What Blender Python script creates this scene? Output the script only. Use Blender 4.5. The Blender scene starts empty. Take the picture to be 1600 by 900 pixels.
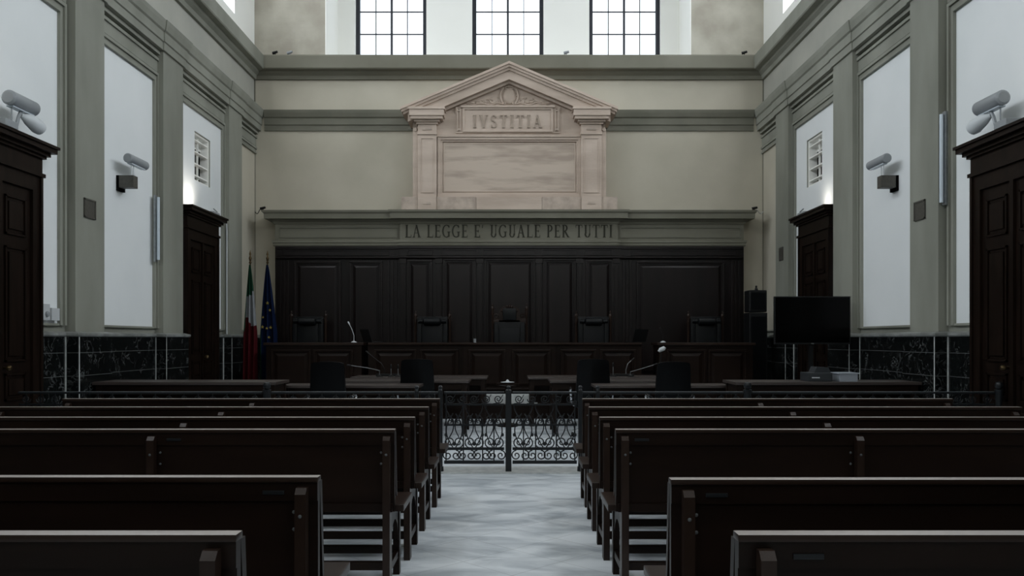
import bpy, bmesh, math, random
from mathutils import Vector, Matrix
random.seed(7)
S = bpy.context.scene
COL = S.collection
PI = math.pi

# ------------------------------------------------------------------ camera, sky, light, exposure
F = 1300.0                       # focal length in pixels of the 1600 wide frame
HC = 1.35                        # camera height
cam = bpy.data.cameras.new('camera'); camo = bpy.data.objects.new('camera', cam); COL.objects.link(camo)
camo.location = (0, 0, HC); camo.rotation_euler = (PI/2, 0, 0)
cam.sensor_width = 36; cam.lens = 36*F/1600; cam.shift_y = -80/1600*-1
cam.clip_start = .05; cam.clip_end = 200
S.camera = camo
S.view_settings.view_transform = 'Standard'; S.view_settings.look = 'None'
S.view_settings.gamma = 1; S.view_settings.use_curve_mapping = False
S.view_settings.exposure = 0.7
W = bpy.data.worlds.new('overcast_sky'); S.world = W; W.use_nodes = True
bg = W.node_tree.nodes['Background']; bg.inputs[0].default_value = (.93, .96, 1, 1); bg.inputs[1].default_value = 1.25

def area(name, loc, target, sx, sy, power, col=(.9, .95, 1), spread=PI):
    l = bpy.data.lights.new(name, 'AREA'); l.shape = 'RECTANGLE'; l.size = sx; l.size_y = sy
    l.energy = power; l.color = col; l.spread = spread
    o = bpy.data.objects.new(name, l); COL.objects.link(o); o.location = loc
    d = Vector(target) - Vector(loc); o.rotation_euler = d.to_track_quat('-Z', 'Y').to_euler()
    return o
XL, XR, YB, YF, ZC = -5.20, 5.08, 16.8, -3.0, 10.8
CLER = [(13.6, 15.6), (11.0, 13.0), (8.05, 10.05), (5.1, 7.1), (2.15, 4.15), (-.8, 1.2)]
CZ0, CZ1 = 7.45, 10.1
for k, (a, b) in enumerate(CLER):      # daylight outside each clerestory window
    area('daylight_left_side', (XL-.62, (a+b)/2, (CZ0+CZ1)/2+.1), (XL+3, (a+b)/2, (CZ0+CZ1)/2-2.6), b-a-.1, 2.2, 78, (.93, .945, .985))
    area('daylight_right_side', (XR+.62, (a+b)/2, (CZ0+CZ1)/2+.1), (XR-3, (a+b)/2, (CZ0+CZ1)/2-2.6), b-a-.1, 2.2, 78, (.93, .945, .985))
# tall windows of the wall behind the camera
for x in (-3.1, -.06, 3.0):
    area('daylight_entrance_side', (x, YF-.35, 8.0), (x, 12, 3.5), 1.7, 3.4, 45, (1, .965, .9))

# ------------------------------------------------------------------ helpers
def px(x, Y): return (x-800)*Y/F
def pz(y, Y): return HC+(530-y)*Y/F

def mat(name, c1, c2=None, rough=.6, spec=.5, scale=4, bump=0, bscale=None, stretch=(1, 1, 1), metal=0, detail=6, lo=.35, hi=.65, emit=None, estr=0, alpha=None):
    m = bpy.data.materials.new(name); m.use_nodes = True
    nt = m.node_tree; N = nt.nodes; L = nt.links; b = N['Principled BSDF']
    b.inputs['Base Color'].default_value = (*c1, 1); b.inputs['Roughness'].default_value = rough
    b.inputs['Specular IOR Level'].default_value = spec; b.inputs['Metallic'].default_value = metal
    tc = N.new('ShaderNodeTexCoord'); mp = N.new('ShaderNodeMapping'); mp.inputs['Scale'].default_value = stretch
    L.new(tc.outputs['Object'], mp.inputs[0])
    if c2:
        n = N.new('ShaderNodeTexNoise'); n.inputs['Scale'].default_value = scale; n.inputs['Detail'].default_value = detail
        L.new(mp.outputs[0], n.inputs['Vector'])
        r = N.new('ShaderNodeValToRGB'); r.color_ramp.elements[0].position = lo; r.color_ramp.elements[1].position = hi
        r.color_ramp.elements[0].color = (*c1, 1); r.color_ramp.elements[1].color = (*c2, 1)
        L.new(n.outputs[0], r.inputs[0]); L.new(r.outputs[0], b.inputs['Base Color'])
    if bump:
        n2 = N.new('ShaderNodeTexNoise'); n2.inputs['Scale'].default_value = bscale or scale*3; n2.inputs['Detail'].default_value = 8
        L.new(mp.outputs[0], n2.inputs['Vector'])
        bp = N.new('ShaderNodeBump'); bp.inputs['Strength'].default_value = bump; bp.inputs['Distance'].default_value = .02
        L.new(n2.outputs[0], bp.inputs['Height']); L.new(bp.outputs[0], b.inputs['Normal'])
    if emit:
        b.inputs['Emission Color'].default_value = (*emit, 1); b.inputs['Emission Strength'].default_value = estr
    return m

def floor_mat():
    m = bpy.data.materials.new('marble_floor'); m.use_nodes = True
    nt = m.node_tree; N = nt.nodes; L = nt.links; b = N['Principled BSDF']
    tc = N.new('ShaderNodeTexCoord'); mp = N.new('ShaderNodeMapping'); L.new(tc.outputs['Object'], mp.inputs[0])
    mp.inputs['Rotation'].default_value = (0, 0, PI/4)
    br = N.new('ShaderNodeTexBrick'); br.offset = 0; br.inputs['Scale'].default_value = 1
    br.inputs['Brick Width'].default_value = .42; br.inputs['Row Height'].default_value = .42
    br.inputs['Mortar Size'].default_value = .003; br.inputs['Mortar Smooth'].default_value = .3
    br.inputs['Color1'].default_value = (.74, .78, .81, 1); br.inputs['Color2'].default_value = (.64, .68, .71, 1)
    br.inputs['Mortar'].default_value = (.45, .48, .50, 1); L.new(mp.outputs[0], br.inputs['Vector'])
    m2 = N.new('ShaderNodeMapping'); m2.inputs['Scale'].default_value = (.9, 1.7, 1); m2.inputs['Rotation'].default_value = (0, 0, .25)
    L.new(tc.outputs['Object'], m2.inputs[0])
    n = N.new('ShaderNodeTexNoise'); n.inputs['Scale'].default_value = 2.4; n.inputs['Detail'].default_value = 13; n.inputs['Distortion'].default_value = .8
    L.new(m2.outputs[0], n.inputs['Vector'])
    r = N.new('ShaderNodeValToRGB'); r.color_ramp.elements[0].position = .32; r.color_ramp.elements[1].position = .6
    r.color_ramp.elements[0].color = (.5, .53, .56, 1); r.color_ramp.elements[1].color = (1, 1, 1, 1); L.new(n.outputs[0], r.inputs[0])
    mx = N.new('ShaderNodeMixRGB'); mx.blend_type = 'MULTIPLY'; mx.inputs[0].default_value = 1
    L.new(br.outputs['Color'], mx.inputs[1]); L.new(r.outputs[0], mx.inputs[2]); L.new(mx.outputs[0], b.inputs['Base Color'])
    b.inputs['Roughness'].default_value = .34; b.inputs['Specular IOR Level'].default_value = .45
    return m

def dark_marble():
    m = bpy.data.materials.new('black_veined_marble'); m.use_nodes = True
    nt = m.node_tree; N = nt.nodes; L = nt.links; b = N['Principled BSDF']
    tc = N.new('ShaderNodeTexCoord')
    n = N.new('ShaderNodeTexNoise'); n.inputs['Scale'].default_value = 7.5; n.inputs['Detail'].default_value = 15; n.inputs['Distortion'].default_value = 1.1
    L.new(tc.outputs['Object'], n.inputs['Vector'])
    r = N.new('ShaderNodeValToRGB'); e = r.color_ramp.elements
    e[0].position = .47; e[0].color = (.004, .005, .005, 1); e[1].position = .53; e[1].color = (.004, .005, .005, 1)
    k = e.new(.5); k.color = (.10, .105, .105, 1)
    L.new(n.outputs[0], r.inputs[0])
    n2 = N.new('ShaderNodeTexNoise'); n2.inputs['Scale'].default_value = 5; n2.inputs['Detail'].default_value = 3; L.new(tc.outputs['Object'], n2.inputs['Vector'])
    r2 = N.new('ShaderNodeValToRGB'); r2.color_ramp.elements[0].position = .46; r2.color_ramp.elements[1].position = .66
    L.new(n2.outputs[0], r2.inputs[0])
    mx = N.new('ShaderNodeMixRGB'); mx.blend_type = 'MIX'; mx.inputs[1].default_value = (.005, .006, .006, 1)
    L.new(r2.outputs[0], mx.inputs[0]); L.new(r.outputs[0], mx.inputs[2]); L.new(mx.outputs[0], b.inputs['Base Color'])
    b.inputs['Roughness'].default_value = .22; b.inputs['Specular IOR Level'].default_value = .25
    return m

def glass_mat():
    m = bpy.data.materials.new('window_glass'); m.use_nodes = True
    nt = m.node_tree; N = nt.nodes; L = nt.links
    for n in list(N): N.remove(n)
    o = N.new('ShaderNodeOutputMaterial'); t = N.new('ShaderNodeBsdfTransparent'); g = N.new('ShaderNodeBsdfGlossy')
    g.inputs['Roughness'].default_value = .05; t.inputs[0].default_value = (.95, .98, 1, 1)
    x = N.new('ShaderNodeMixShader'); x.inputs[0].default_value = .05
    L.new(t.outputs[0], x.inputs[1]); L.new(g.outputs[0], x.inputs[2]); L.new(x.outputs[0], o.inputs[0])
    return m

M = dict(
    cream=mat('cream_plaster', (.46, .43, .35), (.53, .495, .41), rough=.85, spec=.2, scale=.9, bump=.05, bscale=12),
    stained=mat('stained_cream_plaster', (.36, .335, .28), (.50, .48, .41), rough=.9, spec=.1, scale=1.6, bump=.25, bscale=7, detail=10),
    white=mat('white_plaster', (.74, .77, .775), (.79, .815, .82), rough=.8, spec=.2, scale=.8),
    piers=mat('white_window_plaster', (.90, .90, .86), (.93, .93, .89), rough=.85, spec=.2, scale=.8),
    olive=mat('olive_grey_wall_paint', (.165, .16, .125), (.205, .20, .16), rough=.75, spec=.15, scale=1.1, detail=9),
    grey=mat('grey_green_paint', (.20, .205, .172), (.29, .295, .252), rough=.7, spec=.25, scale=1.1, stretch=(1, 1, .35), detail=9),
    frieze=mat('pale_grey_frieze_paint', (.38, .38, .34), (.45, .445, .395), rough=.8, spec=.2, scale=1.0, detail=9),
    band=mat('olive_grey_paint', (.14, .14, .11), (.18, .175, .14), rough=.7, spec=.2, scale=1.5, detail=9),
    stone=mat('rosy_marble', (.46, .375, .31), (.57, .475, .40), rough=.7, spec=.25, scale=2.0, bump=.1, bscale=25, stretch=(.5, 1, 2.4), detail=12),
    stone2=mat('mottled_marble', (.37, .305, .255), (.53, .445, .375), rough=.7, spec=.25, scale=5, bump=.1, bscale=25, detail=12),
    slab=mat('streaked_marble_slab', (.38, .31, .255), (.53, .445, .37), rough=.65, spec=.25, scale=2.6, stretch=(.45, 1, 2.6), detail=15, lo=.36, hi=.56),
    letter_shade=mat('shaded_letter_marble', (.33, .27, .22), (.37, .305, .25), rough=.8, spec=.1, scale=6),  # darker tone paints in the shading of the carved letters
    letter=mat('dark_letter_paint', (.045, .045, .035), rough=.8, spec=.1),
    wood=mat('dark_walnut', (.0078, .0043, .0030), (.0135, .0074, .0051), rough=.36, spec=.15, scale=1.5, stretch=(.6, 4, 4), detail=5),
    woodv=mat('dark_walnut_upright', (.005, .0032, .0031), (.010, .0066, .0063), rough=.3, spec=.3, scale=1.5, stretch=(4, 4, .6), detail=5),
    rail=mat('polished_walnut_rail', (.017, .0093, .0065), (.024, .0142, .0102), rough=.33, spec=.25, scale=1.2, stretch=(.6, 3, 3), detail=3),
    door=mat('door_walnut', (.005, .0028, .0018), (.011, .006, .004), rough=.42, spec=.12, scale=3, stretch=(6, 6, .6), detail=10),
    edge=mat('rail_top_sheen', (.19, .158, .142), (.26, .22, .20), rough=.45, spec=1, scale=3, stretch=(.6, 6, 6), detail=8),  # grazing sheen of the bench rails put into a pale top colour
    tabletop=mat('polished_tabletop', (.030, .021, .018), (.04, .029, .025), rough=.4, spec=.8, scale=2, stretch=(.6, 4, 4)),
    ironrail=mat('iron_rail_highlight', (.17, .195, .21), rough=.45, metal=.3),  # highlight along the iron top rail painted as a lighter colour
    bolt=mat('dull_bolt_steel', (.09, .10, .105), rough=.4, spec=.5),
    leather=mat('black_leather', (.005, .006, .0068), (.0065, .0078, .0088), rough=.4, spec=.2, scale=10),
    fabric=mat('black_chair_fabric', (.0016, .002, .0026), rough=.36, spec=.18),
    plastic=mat('black_plastic', (.005, .0055, .006), rough=.45, spec=.3),
    screen=mat('dark_screen', (.001, .001, .001), rough=.2, spec=.1),
    chrome=mat('chrome', (.55, .57, .6), rough=.2, metal=1),
    iron=mat('wrought_iron', (.008, .010, .012), rough=.4, spec=.35),
    steel=mat('brushed_steel', (.25, .27, .28), (.32, .34, .35), rough=.35, metal=.7, scale=20),
    lampgrey=mat('grey_enamel', (.27, .29, .305), rough=.4, spec=.4),
    printer=mat('dark_grey_plastic', (.03, .034, .038), rough=.4),
    whitep=mat('white_plastic', (.55, .58, .6), rough=.45, spec=.4),
    brass=mat('aged_brass', (.10, .07, .035), rough=.35, metal=.9),
    bronze=mat('bronze_plaque', (.05, .048, .04), (.07, .066, .055), rough=.5, scale=30),
    white_marble=mat('white_marble_edge', (.38, .40, .40), (.55, .57, .56), rough=.4, scale=12),
    ledge=mat('grey_marble_ledge', (.16, .17, .16), (.30, .31, .30), rough=.35, scale=6),
    blue=mat('blue_flag_cloth', (.0025, .008, .032), rough=.8, spec=.1), gold=mat('gold_star_cloth', (.25, .19, .03), rough=.7),
    green=mat('green_flag_cloth', (.006, .035, .018), rough=.8, spec=.1), fwhite=mat('white_flag_cloth', (.20, .21, .22), rough=.8, spec=.1),
    red=mat('red_flag_cloth', (.05, .004, .006), rough=.8, spec=.1),
    paper=mat('white_paper', (.30, .33, .37), rough=.8), grout=mat('pale_grout', (.07, .075, .075), rough=.6),
    dark=mat('near_black_backing', (.004, .004, .004), rough=.9, spec=.05),
    frame=mat('dark_window_frame', (.016, .019, .028), rough=.5), plaque=mat('pale_socket_plastic', (.5, .52, .53), rough=.4),
    ceil=mat('ceiling_plaster', (.6, .6, .56), rough=.9), tube=mat('milky_lamp_tube', (.55, .62, .68), rough=.3),
    glow=mat('lit_lamp_lens', (.9, .85, .75), rough=.3, emit=(1, .88, .68), estr=2.5),
    floor=floor_mat(), marble=dark_marble(), glass=glass_mat())

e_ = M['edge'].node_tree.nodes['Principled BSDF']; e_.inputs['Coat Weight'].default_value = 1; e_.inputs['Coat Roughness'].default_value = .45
class MB:
    def __init__(s): s.b = bmesh.new(); s.mi = 0
    def face(s, vs):
        try:
            f = s.b.faces.new(vs); f.material_index = s.mi; return f
        except ValueError: pass
    def box(s, x0, x1, y0, y1, z0, z1, bev=0):
        if x0 > x1: x0, x1 = x1, x0
        if y0 > y1: y0, y1 = y1, y0
        v = [s.b.verts.new((x, y, z)) for z in (z0, z1) for y in (y0, y1) for x in (x0, x1)]
        fs = [s.face([v[i] for i in q]) for q in ((0, 2, 3, 1), (4, 5, 7, 6), (0, 1, 5, 4), (2, 6, 7, 3), (0, 4, 6, 2), (1, 3, 7, 5))]
        if bev:
            es = list({e for f in fs for e in f.edges})
            bmesh.ops.bevel(s.b, geom=es, offset=bev, segments=2, affect='EDGES', profile=.7)
        return s
    def prism(s, pts, axis, a, b):
        """closed polygon pts in the two other axes, extruded on axis from a to b"""
        def mk(p, t):
            if axis == 'x': return (t, p[0], p[1])
            if axis == 'y': return (p[0], t, p[1])
            return (p[0], p[1], t)
        va = [s.b.verts.new(mk(p, a)) for p in pts]; vb = [s.b.verts.new(mk(p, b)) for p in pts]
        n = len(pts); s.face(va); s.face(vb[::-1])
        for i in range(n): s.face([va[i], vb[i], vb[(i+1) % n], va[(i+1) % n]])
        return s
    def tube(s, pts, r, n=8, cap=True):
        pts = [Vector(p) for p in pts]; rings = []
        up = None
        for i, p in enumerate(pts):
            a = pts[max(i-1, 0)]; c = pts[min(i+1, len(pts)-1)]
            d = (c-a).normalized()
            if up is None:
                up = d.orthogonal().normalized()
            up = (up - d*up.dot(d))
            up = up.normalized() if up.length > 1e-6 else d.orthogonal().normalized()
            w = d.cross(up)
            rr = r[i] if isinstance(r, (list, tuple)) else r
            rings.append([s.b.verts.new(p+(up*math.cos(2*PI*k/n)+w*math.sin(2*PI*k/n))*rr) for k in range(n)])
        for A, B in zip(rings, rings[1:]):
            for k in range(n): s.face([A[k], A[(k+1) % n], B[(k+1) % n], B[k]])
        if cap: s.face(rings[0][::-1]); s.face(rings[-1])
        return s
    def lathe(s, prof, c, n=16, axis='z'):
        rings = []
        for r, h in prof:
            ring = []
            for k in range(n):
                a = 2*PI*k/n; u, v = max(r, .0004)*math.cos(a), max(r, .0004)*math.sin(a)
                p = (c[0]+u, c[1]+v, c[2]+h) if axis == 'z' else ((c[0]+h, c[1]+u, c[2]+v) if axis == 'x' else (c[0]+u, c[1]+h, c[2]+v))
                ring.append(s.b.verts.new(p))
            rings.append(ring)
        for A, B in zip(rings, rings[1:]):
            for k in range(n): s.face([A[k], A[(k+1) % n], B[(k+1) % n], B[k]])
        s.face(rings[0][::-1]); s.face(rings[-1]); return s
    def ball(s, c, rx, ry, rz, n=12):
        prof = []
        rings = []
        for j in range(1, n//2):
            t = PI*j/(n//2)
            rings.append([s.b.verts.new((c[0]+rx*math.sin(t)*math.cos(2*PI*k/n), c[1]+ry*math.sin(t)*math.sin(2*PI*k/n), c[2]+rz*math.cos(t))) for k in range(n)])
        t0 = s.b.verts.new((c[0], c[1], c[2]+rz)); t1 = s.b.verts.new((c[0], c[1], c[2]-rz))
        for k in range(n):
            s.face([t0, rings[0][k], rings[0][(k+1) % n]]); s.face([t1, rings[-1][(k+1) % n], rings[-1][k]])
        for A, B in zip(rings, rings[1:]):
            for k in range(n): s.face([A[k], B[k], B[(k+1) % n], A[(k+1) % n]])
        return s
    def sweep(s, prof, path):
        """closed profile of (out, z) carried along an XY path, out is to the right of travel"""
        P = [Vector((p[0], p[1])) for p in path]; rings = []
        for i, p in enumerate(P):
            def nrm(a, b):
                d = (b-a).normalized(); return Vector((d.y, -d.x))
            if i == 0: m = nrm(P[0], P[1])
            elif i == len(P)-1: m = nrm(P[-2], P[-1])
            else:
                n1, n2 = nrm(P[i-1], p), nrm(p, P[i+1]); m = (n1+n2).normalized(); m = m/max(m.dot(n1), .2)
            rings.append([s.b.verts.new((p.x+m.x*o, p.y+m.y*o, z)) for o, z in prof])
        n = len(prof)
        for A, B in zip(rings, rings[1:]):
            for k in range(n): s.face([A[k], A[(k+1) % n], B[(k+1) % n], B[k]])
        s.face(rings[0][::-1]); s.face(rings[-1]); return s
    def holes(s, axis, t0, t1, u0, u1, z0, z1, hs):
        """a wall slab (thickness on axis) with rectangular openings hs=(u0,u1,z0,z1)"""
        us = sorted({u0, u1, *[h[0] for h in hs], *[h[1] for h in hs]}); zs = sorted({z0, z1, *[h[2] for h in hs], *[h[3] for h in hs]})
        for i in range(len(us)-1):
            run = None
            for j in range(len(zs)-1):
                uc, zc = (us[i]+us[i+1])/2, (zs[j]+zs[j+1])/2
                hole = any(h[0] < uc < h[1] and h[2] < zc < h[3] for h in hs)
                if not hole:
                    run = [run[0], zs[j+1]] if run else [zs[j], zs[j+1]]
                if run and (hole or j == len(zs)-2):
                    if axis == 'x': s.box(t0, t1, us[i], us[i+1], run[0], run[1])
                    else: s.box(us[i], us[i+1], t0, t1, run[0], run[1])
                    run = None
        return s
    def build(s, name, mats, parent=None, smooth=False, loc=None, label=None):
        bmesh.ops.recalc_face_normals(s.b, faces=s.b.faces)
        me = bpy.data.meshes.new(name)
        if parent is not None and loc is None:       # keep world coordinates under the parent's Empty
            s.b.transform(Matrix.Translation(-wloc(parent)))
        s.b.to_mesh(me); s.b.free()
        for m_ in (mats if isinstance(mats, (list, tuple)) else [mats]): me.materials.append(M[m_])
        if smooth:
            for p in me.polygons: p.use_smooth = True
            try: me.set_sharp_from_angle(angle=math.radians(40))
            except Exception: pass
        o = bpy.data.objects.new(name, me); COL.objects.link(o)
        if parent is not None: o.parent = parent
        if loc is not None: o.location = loc
        if label: o['label'] = label
        return o

def wloc(o):
    v = Vector((0, 0, 0))
    while o is not None: v = v+o.location; o = o.parent
    return v
def thing(name, label, cat, loc=(0, 0, 0), group=None, rz=0):
    o = bpy.data.objects.new(name, None); COL.objects.link(o); o.location = loc; o.rotation_euler = (0, 0, rz)
    o.empty_display_size = .1
    o['label'] = label; o['category'] = cat
    if group: o['group'] = group
    return o
def tag(o, label, cat, group=None):
    o['label'] = label; o['category'] = cat
    if group: o['group'] = group
    return o
def struct(o, label=None):
    o['kind'] = 'structure'
    if label: o['label'] = label
    return o
def dup(root, loc, label, rz=None):
    r = root.copy(); COL.objects.link(r); r.location = loc; r['label'] = label
    if rz is not None: r.rotation_euler = (0, 0, rz)
    for ch in list(root.children):
        c = ch.copy(); COL.objects.link(c); c.parent = r
        for g in list(ch.children):
            d = g.copy(); COL.objects.link(d); d.parent = c
    return r
NT = [0]
def trim(mb, m, label=None, smooth=False):
    NT[0] += 1
    return struct(mb.build('trim_%d' % NT[0], m, smooth=smooth), label)

# serif capitals made of strokes -----------------------------------------------------------------
def glyph(ch):
    T, t = .155, .065
    s = []; bar = lambda x0, y0, x1, y1: s.append(('r', x0, y0, x1, y1))
    ln = lambda x0, y0, x1, y1, w: s.append(('l', x0, y0, x1, y1, w))
    arc = lambda cx, cy, rx, ry, a0, a1, w0=T, w1=t: s.append(('a', cx, cy, rx, ry, a0, a1, w0, w1))
    stem = lambda x: bar(x-T/2, 0, x+T/2, 1)
    serif = lambda x, y: bar(x-.14, y, x+.14, y+.045)
    if ch == 'I': stem(.17); serif(.17, 0); serif(.17, .955); w = .34
    elif ch == 'L': stem(.17); serif(.17, .955); bar(.03, 0, .62, .055); bar(.58, 0, .62, .22); w = .64
    elif ch == 'E':
        stem(.17); bar(.03, 0, .60, .055); bar(.03, .945, .58, 1); bar(.2, .485, .47, .53)
        bar(.56, 0, .60, .2); bar(.54, .8, .58, 1); bar(.44, .4, .475, .61); w = .64
    elif ch == 'T': stem(.35); serif(.35, 0); bar(.02, .945, .68, 1); bar(.02, .78, .06, 1); bar(.64, .78, .68, 1); w = .70
    elif ch == 'A': ln(.10, 0, .37, 1, t); ln(.36, 1, .66, 0, T); bar(.20, .33, .54, .375); bar(0, 0, .22, .045); bar(.52, 0, .80, .045); w = .80
    elif ch == 'V': ln(.12, 1, .40, 0, T); ln(.40, 0, .66, 1, t); bar(0, .955, .26, 1); bar(.55, .955, .78, 1); w = .76
    elif ch == 'U': bar(.12, .3, .12+T, 1); bar(.56, .3, .56+t, 1); arc(.37, .3, .215, .27, PI, 2*PI, T, t); bar(.03, .955, .34, 1); bar(.47, .955, .73, 1); w = .76
    elif ch == 'P': stem(.17); serif(.17, 0); bar(.03, .955, .3, 1); arc(.26, .73, .26, .245, -PI/2, PI/2); w = .62
    elif ch == 'R': stem(.17); serif(.17, 0); bar(.03, .955, .3, 1); arc(.26, .74, .25, .235, -PI/2, PI/2); ln(.32, .5, .66, 0, T); bar(.56, 0, .78, .045); w = .76
    elif ch == 'G':
        arc(.43, .5, .36, .48, PI*.22, PI*1.78); bar(.60, .06, .60+T*.9, .44); bar(.5, .42, .82, .465); bar(.66, .74, .70, .98); w = .84
    elif ch == 'S':
        arc(.30, .74, .205, .235, PI*.12, PI*1.35, T*.8, t); arc(.32, .26, .22, .24, -PI*.88, PI*.40, T*.8, t)
        ln(.19, .60, .45, .42, T); bar(.47, .74, .505, .98); bar(.08, .02, .115, .27); w = .60
    elif ch == "'": ln(.10, 1, .06, .74, .07); w = .2
    else: w = .36
    return s, w
def write(text, x0, x1, z0, h, yf, depth, m, parent, name, label=None, gap=.085):
    ws = [glyph(c)[1] for c in text]
    tot = sum(ws)+gap*(len(text)-1); sx = (x1-x0)/tot; x = x0
    for i, c in enumerate(text):
        mb = MB()
        for k, st in enumerate(glyph(c)[0]):
            y0 = yf-depth-.0002*k
            if st[0] == 'r': mb.box(x+st[1]*sx, x+st[3]*sx, y0, yf, z0+st[2]*h, z0+st[4]*h)
            elif st[0] == 'l':
                _, a, b_, c_, d, w = st; hw = w/2*1.05
                mb.prism([(x+(a-hw)*sx, z0+b_*h), (x+(a+hw)*sx, z0+b_*h), (x+(c_+hw)*sx, z0+d*h), (x+(c_-hw)*sx, z0+d*h)], 'y', y0, yf)
            else:
                _, cx, cy, rx, ry, a0, a1, w0, w1 = st; n = 14
                o, inn = [], []
                for j in range(n+1):
                    a = a0+(a1-a0)*j/n; w = w1+(w0-w1)*abs(math.cos(a))
                    o.append((x+(cx+(rx+w/2)*math.cos(a))*sx, z0+(cy+(ry+w/2*.8)*math.sin(a))*h))
                    inn.append((x+(cx+(rx-w/2)*math.cos(a))*sx, z0+(cy+(ry-w/2*.8)*math.sin(a))*h))
                for j in range(n): mb.prism([o[j], o[j+1], inn[j+1], inn[j]], 'y', y0, yf)
        x += (ws[i]+gap)*sx
        if c != ' ': mb.build(name, m, parent, label=label)

# ------------------------------------------------------------------ the room shell
b = MB(); b.box(XL-.6, XR+.6, YF-.6, YB+1.9, -.15, 0); struct(b.build('floor', 'floor'))
b = MB(); b.box(XL-.6, XR+.6, YF-.6, YB+1.9, ZC, ZC+.2); struct(b.build('ceiling', 'ceil'))
VY0, VY1, VZ0, VZ1 = 13.6, 14.32, 3.95, 4.76
cler = [(a, c, CZ0, CZ1) for a, c in CLER]
WHITE_PANELS = [(4.5, 6.55), (7.59, 9.49), (10.30, 12.0), (12.9, 14.82)]
PIL = [(3.75, 4.44), (6.9, 7.59), (9.68, 10.37), (12.12, 12.85), (14.94, 15.65)]
DOORS = [(7.58, 9.02), (13.05, 14.45)]
for side, X, sg in (('left', XL, 1), ('right', XR, -1)):
    o = X-sg*.45
    b = MB(); b.holes('x', o, X, YF, YB, 0, 6.0, [(VY0, VY1, VZ0, VZ1)])
    w = struct(b.build('wall_'+side, 'grey'))
    b = MB(); b.box(o, X, YF, YB, 6.0, 7.0); struct(b.build('frieze_band', 'frieze', w))
    b = MB(); b.holes('x', o, X, YF, YB, 7.0, ZC, cler); struct(b.build('clerestory_wall', 'piers', w))
# back wall: solid below the ledge, deep recess with the three windows above
RX0, RX1, RY = px(508, YB), px(1080, YB), 18.04
b = MB(); b.box(XL-.5, XR+.5, YB, YB+.3, 0, 7.0)
wb = struct(b.build('wall_back', 'cream'))
b = MB(); b.box(XL-.5, RX0, YB, YB+1.9, 7.0, ZC); b.box(RX1, XR+.5, YB, YB+1.9, 7.0, ZC)
struct(b.build('stained_corner_wall', 'stained', wb))
WINS = [(px(556, RY), px(667, RY)), (px(738, RY), px(849, RY)), (px(920, RY), px(1031, RY))]
WZ0, WZ1 = 7.28, 10.3
b = MB(); b.holes('y', RY-.12, RY+.3, RX0, RX1, 7.0, ZC, [(a, c, WZ0, WZ1) for a, c in WINS]); b.box(RX0, RX1, YB, RY-.12, 6.9, 7.005)
b.box(RX0-.005, RX0+.02, YB+.002, RY, 7.0, ZC); b.box(RX1-.02, RX1+.005, YB+.002, RY, 7.0, ZC)
struct(b.build('window_recess_wall', 'piers', wb))
# wall behind the camera, with openings
b = MB(); b.holes('y', YF-.3, YF, XL-.5, XR+.5, 0, ZC, [(x-.9, x+.9, 6.2, 9.8) for x in (-3.1, -.06, 3.0)])
struct(b.build('wall_front', 'frieze'))

# windows -------------------------------------------------------------------------------------
def window(n, axis, t, u0, u1, z0, z1, cols, zs, label):
    def bx(m_, a, c, d0, d1, e0, e1):
        if axis == 'y': m_.box(a, c, t+d0, t+d1, e0, e1)
        else: m_.box(t+d0, t+d1, a, c, e0, e1)
    b = MB(); f = .085
    bx(b, u0, u0+f, -.05, .05, z0, z1); bx(b, u1-f, u1, -.05, .05, z0, z1); bx(b, u0+f, u1-f, -.05, .05, z0, z0+f); bx(b, u0+f, u1-f, -.05, .05, z1-f, z1)
    fr = struct(b.build('window_%d' % n, 'frame'), label)
    b = MB(); w = (u1-u0-2*f)/cols
    for k in range(1, cols):
        c = u0+f+k*w; h = .022 if k == cols//2 else .008
        bx(b, c-h, c+h, -.03, .03, z0+f, z1-f)
    for z in zs: bx(b, u0+f, u1-f, -.02, .02, z-.009, z+.009)
    struct(b.build('glazing_bars', 'frame', fr))
    b = MB(); bx(b, u0+f, u1-f, -.004, .004, z0+f, z1-f); struct(b.build('window_pane', 'glass', fr))
    return fr
zs = [7.98+.486*k for k in range(-1, 5)]
n = 1
for (a, c), t in zip(WINS, ('leftmost', 'middle', 'rightmost')):
    window(n, 'y', RY+.06, a, c, WZ0, WZ1, 4, zs, t+' of the three tall gridded windows high in the back wall'); n += 1
for X, sg in ((XL, 1), (XR, -1)):
    for a, c in CLER:
        window(n, 'x', X-sg*.34, a, c, CZ0, CZ1, 4, [CZ0+.5*k for k in range(1, 6)], None); n += 1
for x in (-3.1, -.06, 3.0): window(n, 'y', YF-.15, x-.9, x+.9, 6.2, 9.8, 4, [6.2+.5*k for k in range(1, 7)], None); n += 1
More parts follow.
